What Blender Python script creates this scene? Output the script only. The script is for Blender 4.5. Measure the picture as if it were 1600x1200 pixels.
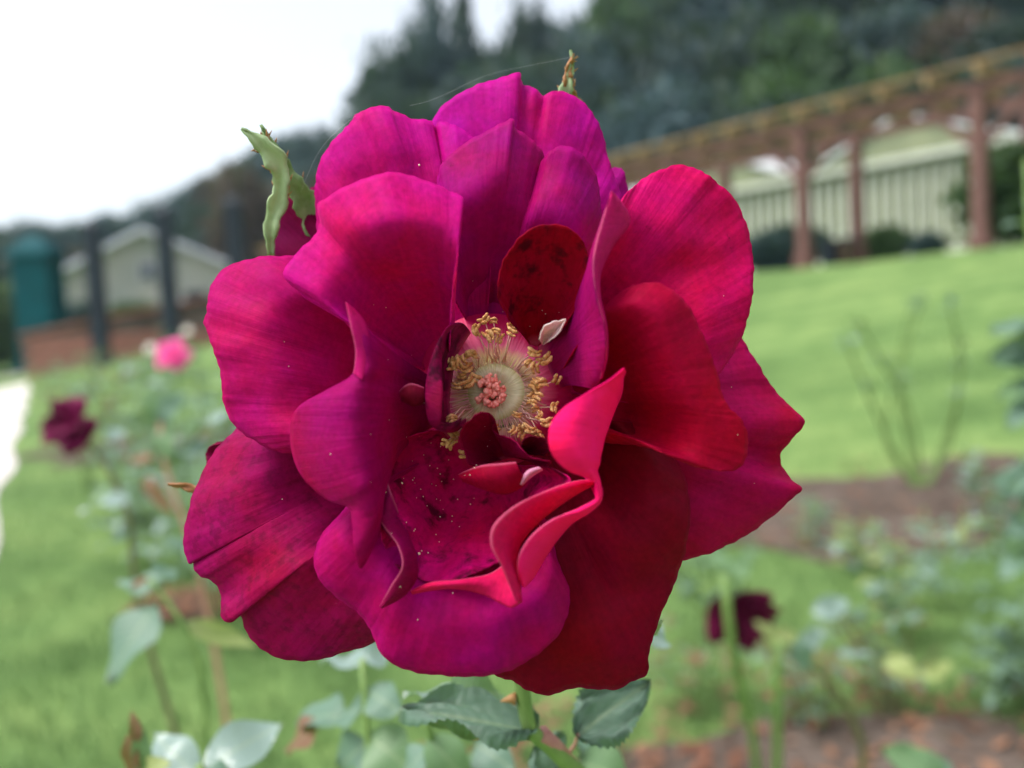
import bpy, math, random
import numpy as np
from mathutils import Vector, Matrix
from mathutils.bvhtree import BVHTree

for o in list(bpy.data.objects):
    bpy.data.objects.remove(o)
scene = bpy.context.scene
col = scene.collection
rnd = random.Random(7)
R = math.radians

# ------------------------------------------------------------------ camera
CAM = Vector((0, 0, 1.0)); PITCH = R(3.5); ROLL = R(3.0); FPX = 1443.0; D0 = 0.155
Fw = Vector((0, math.cos(PITCH), -math.sin(PITCH)))
R0 = Vector((1, 0, 0)); U0 = Vector((0, math.sin(PITCH), math.cos(PITCH)))
Rt = R0 * math.cos(ROLL) - U0 * math.sin(ROLL)
Up = U0 * math.cos(ROLL) + R0 * math.sin(ROLL)
cam_d = bpy.data.cameras.new('camera'); cam = bpy.data.objects.new('camera', cam_d); col.objects.link(cam)
M4 = Matrix.Identity(4)
for i in range(3):
    M4[i][0] = Rt[i]; M4[i][1] = Up[i]; M4[i][2] = -Fw[i]; M4[i][3] = CAM[i]
cam.matrix_world = M4
cam_d.sensor_width = 36; cam_d.lens = 36 * FPX / 1600
cam_d.clip_start = 0.01; cam_d.clip_end = 2000
cam_d.dof.use_dof = True; cam_d.dof.focus_distance = 0.165; cam_d.dof.aperture_fstop = 9.6
cam_d.dof.aperture_blades = 7
scene.camera = cam

# ------------------------------------------------------------------ sky, sun, exposure
SUN_EL, SUN_AZ = R(60), R(-112)          # azimuth measured from +Y towards +X: behind the camera, to its left
world = bpy.data.worlds.new('World'); scene.world = world; world.use_nodes = True
wn = world.node_tree.nodes; wl = world.node_tree.links
for n in list(wn): wn.remove(n)
sky = wn.new('ShaderNodeTexSky'); sky.sky_type = 'NISHITA'; sky.sun_disc = False
sky.sun_elevation = SUN_EL; sky.sun_rotation = SUN_AZ
sky.air_density = 1.0; sky.dust_density = 3.0; sky.ozone_density = 1.0
hs = wn.new('ShaderNodeHueSaturation'); hs.inputs['Saturation'].default_value = 0.32; hs.inputs['Value'].default_value = 1.0
bg = wn.new('ShaderNodeBackground'); bg.inputs['Strength'].default_value = 0.15
wo = wn.new('ShaderNodeOutputWorld')
wl.new(sky.outputs[0], hs.inputs['Color']); wl.new(hs.outputs[0], bg.inputs['Color']); wl.new(bg.outputs[0], wo.inputs['Surface'])
sun_d = bpy.data.lights.new('sun', 'SUN'); sun_d.energy = 1.3; sun_d.angle = R(24); sun_d.color = (1.0, 0.97, 0.93)
sun = bpy.data.objects.new('sun', sun_d); col.objects.link(sun)
sdir = Vector((math.sin(SUN_AZ) * math.cos(SUN_EL), math.cos(SUN_AZ) * math.cos(SUN_EL), math.sin(SUN_EL)))
sun.rotation_euler = sdir.to_track_quat('Z', 'Y').to_euler()
sun.location = sdir * 30
vs = scene.view_settings
vs.view_transform = 'Standard'; vs.look = 'None'; vs.gamma = 1; vs.exposure = 1.12; vs.use_curve_mapping = False

# ------------------------------------------------------------------ helpers
def W(px, py, Z):
    """point of the place seen at photo pixel px,py (1600 x 1200), Z metres along the view axis"""
    return CAM + Rt * ((px - 800) / FPX * Z) + Up * ((600 - py) / FPX * Z) + Fw * Z
def P(px, py, d):
    return W(px, py, D0 - d * 0.001)

def tag(o, label=None, cat=None, group=None, kind=None):
    if label: o['label'] = label
    if cat: o['category'] = cat
    if group: o['group'] = group
    if kind: o['kind'] = kind
    return o
def empty(name, loc, label=None, cat=None, group=None):
    o = bpy.data.objects.new(name, None); col.objects.link(o); o.location = loc
    o.empty_display_size = 0.02
    return tag(o, label, cat, group)
def adopt(o, parent):
    """parent o, whose data or matrix is in world space"""
    o.parent = parent
    p = parent
    off = Vector((0, 0, 0))
    while p is not None:
        off = off + Vector(p.location) if p.type == 'EMPTY' else off
        p = p.parent
    o.matrix_parent_inverse = Matrix.Translation(-off)
def root_of(o):
    while o.parent: o = o.parent
    return o
def link(name, mesh, mat=None, parent=None, smooth=True, mw=None):
    o = bpy.data.objects.new(name, mesh); col.objects.link(o)
    if mat is not None and not mesh.materials: mesh.materials.append(mat)
    if mw is not None: o.matrix_basis = mw
    if parent is not None:
        o.parent = parent
        if parent.type == 'EMPTY':
            o.matrix_parent_inverse = Matrix.Translation(-Vector(parent.location))
        else:                                   # sub-part: its part carries world-space data or its own matrix
            o.matrix_parent_inverse = parent.matrix_basis.inverted()
    return o
def mk_mesh(name, verts, faces, smooth=True, mat=None):
    me = bpy.data.meshes.new(name)
    me.from_pydata([tuple(v) for v in verts], [], [tuple(f) for f in faces])
    if smooth: me.polygons.foreach_set('use_smooth', [True] * len(me.polygons))
    if mat is not None: me.materials.append(mat)
    me.update()
    return me
class MB:
    def __init__(s): s.v = []; s.f = []
    def add(s, v, f):
        n = len(s.v); s.v += [tuple(q) for q in v]; s.f += [tuple(i + n for i in q) for q in f]
    def box(s, c, ax, ay, az, hx, hy, hz, taper=1.0):
        c = Vector(c); vs_ = []
        for k in (-1, 1):
            t = taper if k > 0 else 1.0
            for i, j in ((-1, -1), (1, -1), (1, 1), (-1, 1)):
                vs_.append(c + ax * (i * hx * t) + ay * (j * hy * t) + az * (k * hz))
        s.add(vs_, [(0, 3, 2, 1), (4, 5, 6, 7), (0, 1, 5, 4), (1, 2, 6, 5), (2, 3, 7, 6), (3, 0, 4, 7)])
    def beam(s, a, b, w, h, up=Vector((0, 0, 1))):
        a = Vector(a); b = Vector(b); d = (b - a); L = d.length; d.normalize()
        sx = d.cross(up).normalized(); u = sx.cross(d).normalized()
        s.box((a + b) / 2, sx, u, d, w / 2, h / 2, L / 2)
    def tube(s, pts, rad, n=8, cap=True):
        pts = [Vector(p) for p in pts]; k = len(pts)
        if not hasattr(rad, '__len__'): rad = [rad] * k
        ref = Vector((0.3, 0.2, 0.93)); vs_ = []
        for i in range(k):
            t = (pts[min(i + 1, k - 1)] - pts[max(i - 1, 0)])
            if t.length < 1e-9: t = Vector((0, 0, 1))
            t.normalize()
            a = t.cross(ref)
            if a.length < 0.05: a = t.cross(Vector((1, 0, 0)))
            a.normalize(); b = t.cross(a)
            for j in range(n):
                an = 2 * math.pi * j / n
                vs_.append(pts[i] + (a * math.cos(an) + b * math.sin(an)) * rad[i])
        fs = []
        for i in range(k - 1):
            for j in range(n):
                fs.append((i * n + j, i * n + (j + 1) % n, (i + 1) * n + (j + 1) % n, (i + 1) * n + j))
        if cap:
            fs.append(tuple(range(n - 1, -1, -1))); fs.append(tuple((k - 1) * n + j for j in range(n)))
        s.add(vs_, fs)
    def ball(s, c, r, sc=(1, 1, 1), nu=8, nv=6):
        c = Vector(c); vs_ = []; fs = []
        for i in range(1, nv):
            th = math.pi * i / nv
            for j in range(nu):
                ph = 2 * math.pi * j / nu
                vs_.append(c + Vector((r * sc[0] * math.sin(th) * math.cos(ph), r * sc[1] * math.sin(th) * math.sin(ph), r * sc[2] * math.cos(th))))
        vs_.append(c + Vector((0, 0, r * sc[2]))); vs_.append(c - Vector((0, 0, r * sc[2])))
        t = len(vs_) - 2; b = t + 1
        for i in range(nv - 2):
            for j in range(nu):
                fs.append((i * nu + j, (i + 1) * nu + j, (i + 1) * nu + (j + 1) % nu, i * nu + (j + 1) % nu))
        for j in range(nu):
            fs.append((t, j, (j + 1) % nu)); fs.append((b, (nv - 2) * nu + (j + 1) % nu, (nv - 2) * nu + j))
        s.add(vs_, fs)
    def build(s, name, mat, parent=None, smooth=True):
        return link(name, mk_mesh(name, s.v, s.f, smooth, mat), None, parent)

def hermite(pts, n):
    """smooth curve through pts (k x m array), n samples spread by chord length"""
    p = np.asarray(pts, float); k = len(p)
    if k == 2:
        u = np.linspace(0, 1, n)[:, None]; return p[0] * (1 - u) + p[1] * u
    h = np.maximum(np.linalg.norm(np.diff(p, axis=0), axis=1), 1e-6) ** 0.7
    t = np.concatenate([[0], np.cumsum(h)])
    dl = np.diff(p, axis=0) / h[:, None]
    m = np.zeros_like(p)
    m[1:-1] = (dl[:-1] * h[1:, None] + dl[1:] * h[:-1, None]) / (h[:-1] + h[1:])[:, None]
    m[0] = 1.5 * dl[0] - 0.5 * m[1]; m[-1] = 1.5 * dl[-1] - 0.5 * m[-2]
    u = np.linspace(0, t[-1], n)
    i = np.clip(np.searchsorted(t, u, 'right') - 1, 0, k - 2)
    s = ((u - t[i]) / h[i])[:, None]; hh = h[i][:, None]
    return ((2 * s**3 - 3 * s**2 + 1) * p[i] + (s**3 - 2 * s**2 + s) * hh * m[i] + (-2 * s**3 + 3 * s**2) * p[i + 1] + (s**3 - s**2) * hh * m[i + 1])

# ------------------------------------------------------------------ materials
def lin(h):
    h = h.lstrip('#'); out = []
    for i in (0, 2, 4):
        c = int(h[i:i + 2], 16) / 255
        out.append(c / 12.92 if c <= 0.04045 else ((c + 0.055) / 1.055) ** 2.4)
    return tuple(out) + (1,)
class NT:
    def __init__(s, name):
        s.m = bpy.data.materials.new(name); s.m.use_nodes = True
        s.n = s.m.node_tree.nodes; s.l = s.m.node_tree.links
        for q in list(s.n): s.n.remove(q)
        s.out = s.n.new('ShaderNodeOutputMaterial')
    def node(s, t, **kw):
        q = s.n.new(t)
        for k, v in kw.items():
            if k in q.inputs.keys(): q.inputs[k].default_value = v
            else: setattr(q, k, v)
        return q
    def lk(s, a, b): s.l.new(a, b)
    def coords(s, kind='Object', scale=(1, 1, 1)):
        tc = s.node('ShaderNodeTexCoord'); mp = s.node('ShaderNodeMapping'); mp.inputs['Scale'].default_value = scale
        s.lk(tc.outputs[kind], mp.inputs['Vector']); return mp.outputs[0]
    def noise(s, vec, scale, detail=4, rough=0.55):
        q = s.node('ShaderNodeTexNoise'); q.inputs['Scale'].default_value = scale; q.inputs['Detail'].default_value = detail; q.inputs['Roughness'].default_value = rough
        if vec is not None: s.lk(vec, q.inputs['Vector'])
        return q.outputs[0]
    def ramp(s, fac, stops):
        q = s.node('ShaderNodeValToRGB'); e = q.color_ramp.elements
        while len(e) < len(stops): e.new(0.5)
        for i, (p, c) in enumerate(stops): e[i].position = p; e[i].color = c if len(c) == 4 else tuple(c) + (1,)
        s.lk(fac, q.inputs[0]); return q.outputs[0]
    def mix(s, fac, a, b, blend='MIX'):
        q = s.node('ShaderNodeMix'); q.data_type = 'RGBA'; q.blend_type = blend
        if isinstance(fac, (int, float)): q.inputs[0].default_value = fac
        else: s.lk(fac, q.inputs[0])
        for v, sock in ((a, q.inputs[6]), (b, q.inputs[7])):
            if isinstance(v, tuple): sock.default_value = v
            else: s.lk(v, sock)
        return q.outputs[2]
    def math(s, op, a, b=None):
        q = s.node('ShaderNodeMath'); q.operation = op
        for v, sock in ((a, q.inputs[0]), (b, q.inputs[1])):
            if v is None: continue
            if isinstance(v, (int, float)): sock.default_value = v
            else: s.lk(v, sock)
        return q.outputs[0]
    def bump(s, h, strength, dist):
        q = s.node('ShaderNodeBump'); q.inputs['Strength'].default_value = strength; q.inputs['Distance'].default_value = dist
        s.lk(h, q.inputs['Height']); return q.outputs[0]
    def bsdf(s, color, rough=0.6, spec=0.4, normal=None):
        q = s.node('ShaderNodeBsdfPrincipled')
        if isinstance(color, tuple): q.inputs['Base Color'].default_value = color
        else: s.lk(color, q.inputs['Base Color'])
        if isinstance(rough, (int, float)): q.inputs['Roughness'].default_value = rough
        else: s.lk(rough, q.inputs['Roughness'])
        q.inputs['Specular IOR Level'].default_value = spec
        if normal is not None: s.lk(normal, q.inputs['Normal'])
        return q
    def done(s, sh): s.lk(sh, s.out.inputs['Surface']); return s.m

def simple(name, c1, c2, scale, rough=0.7, spec=0.3, bump=0.0, bscale=None, bdist=0.01, coords='Object', stretch=(1, 1, 1)):
    t = NT(name); v = t.coords(coords, stretch)
    n1 = t.noise(v, scale, 5)
    c = t.ramp(n1, [(0.32, c1), (0.68, c2)])
    nm = t.bump(t.noise(v, bscale or scale * 4, 4), bump, bdist) if bump else None
    return t.done(t.bsdf(c, rough, spec, nm).outputs[0])

def mat_petal(name, stain=0.0, reverse=False, sscale=190):
    t = NT(name)
    oi = t.node('ShaderNodeObjectInfo')
    uv = t.node('ShaderNodeUVMap'); uv.uv_map = 'UVMap'
    ob = t.coords('Object')
    sep = t.node('ShaderNodeSeparateXYZ'); t.lk(uv.outputs[0], sep.inputs[0])
    mpv = t.node('ShaderNodeMapping'); mpv.inputs['Scale'].default_value = (42, 2.2, 1); t.lk(uv.outputs[0], mpv.inputs[0])
    vein = t.noise(mpv.outputs[0], 1.0, 3)
    cloud = t.noise(ob, 55, 4, 0.6)
    fine = t.noise(ob, 900, 3, 0.6)
    # object colour with sky-reflected magenta painted in, drifting between crimson and purple magenta
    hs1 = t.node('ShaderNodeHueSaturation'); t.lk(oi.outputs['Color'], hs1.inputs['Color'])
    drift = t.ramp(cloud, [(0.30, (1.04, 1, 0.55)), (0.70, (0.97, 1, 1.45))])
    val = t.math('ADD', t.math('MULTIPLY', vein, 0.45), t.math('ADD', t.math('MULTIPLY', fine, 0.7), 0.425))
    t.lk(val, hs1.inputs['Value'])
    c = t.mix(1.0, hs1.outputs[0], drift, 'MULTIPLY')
    if reverse: c = t.mix(0.16, t.mix(1.0, c, (1.4, 1.6, 1.25, 1), 'MULTIPLY'), lin('#f0306a'))
    # pale yellowish claw at the very base of the petal
    claw = t.ramp(sep.outputs['Y'], [(0.0, (1, 1, 1)), (0.1, (0, 0, 0))])
    c = t.mix(t.math('MULTIPLY', claw, 0.6), c, lin('#d86a8c'))
    if stain > 0:
        sn = t.noise(ob, sscale, 5, 0.65)
        sm = t.ramp(sn, [(0.50, (0, 0, 0)), (0.62, (1, 1, 1))])
        c = t.mix(t.math('MULTIPLY', sm, stain), c, lin('#1c0a14'))
    else:
        sn = t.noise(ob, 520, 3, 0.7)
        sm = t.ramp(sn, [(0.66, (0, 0, 0)), (0.74, (1, 1, 1))])
        big = t.ramp(t.noise(ob, 60, 2), [(0.5, (0, 0, 0)), (0.6, (1, 1, 1))])
        c = t.mix(t.math('MULTIPLY', t.math('MULTIPLY', sm, big), 0.45), c, lin('#2a0616'))
    hgt = t.math('ADD', t.math('MULTIPLY', vein, 0.6), t.math('ADD', t.math('MULTIPLY', fine, 0.16), t.math('MULTIPLY', t.noise(ob, 260, 3), 0.5)))
    nm = t.bump(hgt, 0.45, 0.0007)
    b = t.bsdf(c, 0.6, 0.05, nm)
    b.inputs['Sheen Weight'].default_value = 0.30; b.inputs['Sheen Roughness'].default_value = 0.42
    t.lk(t.mix(0.35, t.mix(1.0, c, (1.9, 1.2, 1.9, 1), 'MULTIPLY'), lin('#f01a90')), b.inputs['Sheen Tint'])
    tr = t.node('ShaderNodeBsdfTranslucent')
    ct = t.mix(0.25, t.mix(1.0, c, (2.0, 1.0, 1.5, 1), 'MULTIPLY'), lin('#ff0a38')); t.lk(ct, tr.inputs['Color']); t.lk(nm, tr.inputs['Normal'])
    ms = t.node('ShaderNodeMixShader'); ms.inputs[0].default_value = 0.14
    t.lk(b.outputs[0], ms.inputs[1]); t.lk(tr.outputs[0], ms.inputs[2])
    return t.done(ms.outputs[0])
MPET = mat_petal('petal_velvet'); MSTAIN = mat_petal('petal_withered', 0.8); MREV = mat_petal('petal_reverse', 0.0, True)

def mat_leaf(name, c1, c2, under, rough=0.42, red=0.0, trans=0.22, nscale=3.5):
    t = NT(name); v = t.coords('Object')
    oi = t.node('ShaderNodeObjectInfo')
    n = t.noise(v, nscale, 4)
    n = t.math('ADD', t.math('MULTIPLY', n, 0.7), t.math('MULTIPLY', oi.outputs['Random'], 0.3))
    c = t.ramp(n, [(0.3, c1), (0.65, c2)])
    if red:
        rn = t.ramp(t.noise(v, 5.5, 3), [(0.60, (0, 0, 0)), (0.66, (1, 1, 1))])
        c = t.mix(t.math('MULTIPLY', rn, red), c, lin('#b0603c'))
    ge = t.node('ShaderNodeNewGeometry')
    c = t.mix(ge.outputs['Backfacing'], c, under)
    sp = t.node('ShaderNodeSeparateXYZ'); t.lk(v, sp.inputs[0])
    ay_ = t.math('ABSOLUTE', sp.outputs['Y'])
    vn = t.math('SINE', t.math('MULTIPLY', t.math('SUBTRACT', sp.outputs['X'], t.math('MULTIPLY', ay_, 0.8)), 62.0))
    vn = t.math('ADD', t.math('MULTIPLY', vn, 0.35), t.noise(v, 14, 3))
    rib = t.ramp(ay_, [(0.0, (1, 1, 1)), (0.03, (0, 0, 0))])
    c = t.mix(t.math('MULTIPLY', rib, 0.3), c, lin('#a9b48c'))
    nm = t.bump(vn, 0.09, 0.012)
    b = t.bsdf(c, rough, 0.45, nm)
    tr = t.node('ShaderNodeBsdfTranslucent'); t.lk(t.mix(0.4, c, lin('#9cc43a')), tr.inputs['Color'])
    ms = t.node('ShaderNodeMixShader'); ms.inputs[0].default_value = trans
    t.lk(b.outputs[0], ms.inputs[1]); t.lk(tr.outputs[0], ms.inputs[2])
    return t.done(ms.outputs[0])
ML_BLUE = mat_leaf('leaf_blue_green', lin('#2f4a3e'), lin('#4c6b58'), lin('#64806f'), 0.5, 0.8)
ML_GRN = mat_leaf('leaf_green', lin('#35562f'), lin('#547c42'), lin('#6c8a62'), 0.45, 0.4)
ML_YEL = mat_leaf('leaf_yellow_green', lin('#7c8a34'), lin('#a4ac48'), lin('#9aa466'), 0.5, 0.0, 0.3)
ML_RED = mat_leaf('leaf_russet', lin('#5e3428'), lin('#8a5038'), lin('#7c5440'), 0.5, 0.0, 0.3)
ML_PALE = mat_leaf('leaf_glossy_pale', lin('#64807a'), lin('#8aa09a'), lin('#8a9e98'), 0.14, 0.0)
ML_TREE = mat_leaf('leaf_tree_dark', lin('#102223'), lin('#22403c'), lin('#1c3432'), 0.6, 0.0, 0.15)  # blue of the distant haze is mixed into the leaf colour
ML_TREE2 = mat_leaf('leaf_tree_grey', lin('#1c3238'), lin('#324e56'), lin('#2c444c'), 0.6, 0.0, 0.15)  # leaf colour shifted to blue to stand in for haze
ML_TREE3 = mat_leaf('leaf_tree_rust', lin('#40302a'), lin('#584438'), lin('#4c3c34'), 0.6, 0.0, 0.15)
ML_TREE4 = mat_leaf('leaf_tree_mid', lin('#243c1f'), lin('#3a5a2e'), lin('#34502c'), 0.6, 0.0, 0.2)
M_STEM = simple('stem_green', lin('#5d7a3f'), lin('#86a05c'), 60, 0.5, 0.4, 0.2, 400, 0.0005)
M_STEMR = simple('stem_pinkish', lin('#a87468'), lin('#c49a84'), 70, 0.5, 0.4)
M_STEMB = simple('stem_brown', lin('#5a5840'), lin('#7f7a5a'), 20, 0.7, 0.2)
M_BARK = simple('bark', lin('#3b3229'), lin('#5a4c3e'), 6, 0.9, 0.1, 0.5)
M_SEPAL = mat_leaf('sepal_green', lin('#6d8a52'), lin('#b4c69a'), lin('#b9cda6'), 0.65, 0.0, 0.3, 260)
M_SEPTIP = mat_leaf('sepal_russet', lin('#9a5a3a'), lin('#b98a58'), lin('#b08a60'), 0.5, 0.0)
M_WOOD = simple('pergola_wood', lin('#5c403c'), lin('#7a5a54'), 1.5, 0.75, 0.2, 0.3, stretch=(1, 1, 6))
M_RAFT = simple('rafter_wood', lin('#6e5a42'), lin('#98805c'), 1.5, 0.75, 0.2, 0.3)
M_WHITE = simple('white_roof', lin('#dfe0e4'), lin('#f4f4f6'), 0.8, 0.35, 0.5)
M_GLASSW = simple('glasshouse_panel', lin('#6e7656'), lin('#868c68'), 1.2, 0.25, 0.5)
M_SLAT = simple('glazing_bar_paint', lin('#b8bcae'), lin('#cdd0c4'), 2, 0.5, 0.3)
M_TEAL = simple('teal_paint', lin('#013f44'), lin('#024c52'), 1.5, 0.6, 0.1)
M_DARKPOST = simple('dark_post_paint', lin('#101a24'), lin('#1e2a34'), 2, 0.6, 0.3)
M_ROOFG = simple('pale_grey_roof', lin('#b4b2c4'), lin('#cac8d6'), 0.6, 0.5, 0.3)
M_HOUSE = simple('house_render', lin('#8b8d8a'), lin('#a39c98'), 0.5, 0.8, 0.2)
M_DARKGL = simple('dark_glass', lin('#2c333a'), lin('#3a444c'), 0.5, 0.15, 0.5)
M_BRICK = simple('low_wall_brick', lin('#7c5348'), lin('#96685c'), 3, 0.85, 0.2, 0.3)
M_PINK = simple('pink_petal', lin('#e0408e'), lin('#ff74b8'), 40, 0.6, 0.2)
M_WPET = simple('white_petal', lin('#e6ded2'), lin('#f6f2ea'), 40, 0.6, 0.2)
M_DROSE = simple('dark_rose_petal', lin('#38061a'), lin('#78124a'), 30, 0.6, 0.15)
M_SILK = simple('spider_silk', lin('#d8dcdc'), lin('#f0f0f0'), 40, 0.4, 0.4)
M_POLLEN = simple('pollen', lin('#e8d0a8'), lin('#fff2e0'), 900, 0.6, 0.2)
M_ANTHER = simple('anther_ochre', lin('#b0641c'), lin('#ffcf90'), 2.6, 0.6, 0.25, 0.4, 9, 0.1)
M_FIL = simple('filament_pale', lin('#e09aa8'), lin('#f0d8ac'), 300, 0.5, 0.3)
M_STYLE = simple('style_coral', lin('#e06a60'), lin('#ffb0a4'), 900, 0.45, 0.4, 0.4, 1800, 0.0003)
def mat_receptacle():
    t = NT('receptacle_disc'); uv = t.node('ShaderNodeUVMap'); uv.uv_map = 'UVMap'
    sep = t.node('ShaderNodeSeparateXYZ'); t.lk(uv.outputs[0], sep.inputs[0])
    mpv = t.node('ShaderNodeMapping'); mpv.inputs['Scale'].default_value = (90, 0.8, 1); t.lk(uv.outputs[0], mpv.inputs[0])
    st = t.noise(mpv.outputs[0], 1.0, 2)
    y = t.math('ADD', sep.outputs['Y'], t.math('MULTIPLY', t.math('SUBTRACT', st, 0.5), 0.22))
    c = t.ramp(y, [(0.0, lin('#a8a670')), (0.26, lin('#e2deba')), (0.38, lin('#c2b878')), (0.47, lin('#ecd09c')), (0.60, lin('#e0608e')), (0.76, lin('#b80c54'))])
    nm = t.bump(st, 0.5, 0.0008)
    b = t.bsdf(c, 0.45, 0.35, nm); b.inputs['Subsurface Weight'].default_value = 0.15; b.inputs['Subsurface Radius'].default_value = (0.002, 0.001, 0.0005)
    return t.done(b.outputs[0])
M_REC = mat_receptacle()
def mat_lawn():
    t = NT('lawn_turf'); v = t.coords('Object')
    a = t.noise(t.coords('Object', (1, 2.6, 1)), 0.42, 3); b_ = t.noise(v, 2.6, 5); f = t.noise(v, 70, 4)
    m = t.math('ADD', t.math('MULTIPLY', a, 0.45), t.math('ADD', t.math('MULTIPLY', b_, 0.35), t.math('MULTIPLY', f, 0.2)))
    c = t.ramp(m, [(0.38, lin('#4c6736')), (0.5, lin('#69854a')), (0.62, lin('#869b5b'))])
    nm = t.bump(f, 0.6, 0.03)
    return t.done(t.bsdf(c, 0.85, 0.15, nm).outputs[0])
M_LAWN = mat_lawn()
M_GRASS = simple('grass_blade', lin('#53713f'), lin('#7a9a5c'), 2.5, 0.6, 0.25)
def mat_soil():
    t = NT('bare_soil'); v = t.coords('Object')
    a = t.noise(v, 2.0, 5); f = t.noise(v, 22, 5)
    c = t.ramp(t.math('ADD', t.math('MULTIPLY', a, 0.5), t.math('MULTIPLY', f, 0.5)), [(0.36, lin('#443a33')), (0.5, lin('#5c5048')), (0.64, lin('#70645c'))])
    return t.done(t.bsdf(c, 0.95, 0.1, t.bump(f, 0.8, 0.03)).outputs[0])
M_SOIL = mat_soil()
M_PATH = simple('pale_path', lin('#c2b8b4'), lin('#d8d0cc'), 1.5, 0.85, 0.2, 0.2)
M_LITTER = simple('fallen_leaf', lin('#6a4636'), lin('#8c6a54'), 4, 0.8, 0.2)
M_HILL = simple('hill_undergrowth', lin('#1c2a20'), lin('#30402e'), 0.2, 0.9, 0.1)
print('materials ok')

# ------------------------------------------------------------------ the rose in front
MAG = (0.41, 0.003, 0.20); DRK = (0.15, 0.002, 0.04); VIO = (0.34, 0.003, 0.15)
ROSE_BASE = Vector((0.012, 0.20, 0.0))
rose = empty('rose', ROSE_BASE, 'large wide-open crimson magenta rose with golden stamens, in sharp focus in front', 'rose')
petal_geo_v = []; petal_geo_f = []
def grid_mesh(name, G, mats, flipuv=False):
    ns, nt = G.shape[:2]
    V = [P(*G[i, j]) for i in range(ns) for j in range(nt)]
    F_ = [(i * nt + j, i * nt + j + 1, (i + 1) * nt + j + 1, (i + 1) * nt + j) for i in range(ns - 1) for j in range(nt - 1)]
    UV = [(j / (nt - 1), i / (ns - 1)) for i in range(ns) for j in range(nt)]
    return V, F_, UV
def petal_obj(name, patches, color, mat=None, parent=None, thick=0.00022, wob=0.5, seed=0, label=None, flip=(), dshift=0.0, rev=True):
    """patches: arrays ns x nt x 3 of (px, py, depth mm towards the viewer)"""
    rs = np.random.RandomState(seed + 11)
    V = []; F_ = []; UV = []
    for pi_, G in enumerate(patches):
        G = G.copy(); ns, nt = G.shape[:2]; G[:, :, 2] += dshift
        s = np.linspace(0, 1, ns)[:, None]; t = np.linspace(0, 1, nt)[None, :]
        # soft puckering that grows towards the margin
        dz = np.zeros((ns, nt))
        for k in range(16):
            lam = 45 * (8 ** rs.rand()); an = rs.uniform(0, 6.28); ph = rs.uniform(0, 6.3)
            kx, ky = math.cos(an) * 6.28 / lam, math.sin(an) * 6.28 / lam
            X, Y = G[:, :, 0], G[:, :, 1]
            dz += np.sin(kx * X + ky * Y + ph + 0.8 * np.sin(Y * ky * .6 - X * kx * .4)) * (lam / 140) ** 1.15
        G[:, :, 2] += wob * dz * (0.12 + 0.88 * s ** 1.2) * 0.22
        v, f, uv = grid_mesh(name, G, None)
        acc = 0.0                                    # the claw end shows its upper face to the viewer
        for i in range(0, max(2, ns // 4)):
            for j in range(0, nt - 1, 5):
                a_, b_, c_ = v[i * nt + j], v[i * nt + j + 1], v[(i + 1) * nt + j]
                acc += (b_ - a_).cross(c_ - a_).dot(Fw)
        if (acc > 0) != (pi_ in flip): f = [tuple(reversed(q)) for q in f]
        n = len(V); V += v; F_ += [tuple(i + n for i in q) for q in f]; UV += uv
    me = bpy.data.meshes.new(name); me.from_pydata([tuple(q) for q in V], [], F_)
    ul = me.uv_layers.new(name='UVMap')
    li = np.zeros(len(me.loops), int); me.loops.foreach_get('vertex_index', li)
    ul.data.foreach_set('uv', np.asarray(UV)[li].ravel())
    me.polygons.foreach_set('use_smooth', [True] * len(me.polygons))
    me.materials.append(mat or MPET); me.materials.append(MREV if rev else (mat or MPET)); me.update()
    o = link(name, me, None, parent or rose)
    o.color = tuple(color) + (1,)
    sm = o.modifiers.new('thickness', 'SOLIDIFY'); sm.thickness = thick; sm.offset = 0; sm.material_offset = 1 if rev else 0
    if label: o['label'] = label
    n = len(petal_geo_v); petal_geo_v.extend(V); petal_geo_f.extend([tuple(i + n for i in q) for q in F_])
    return o
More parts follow.
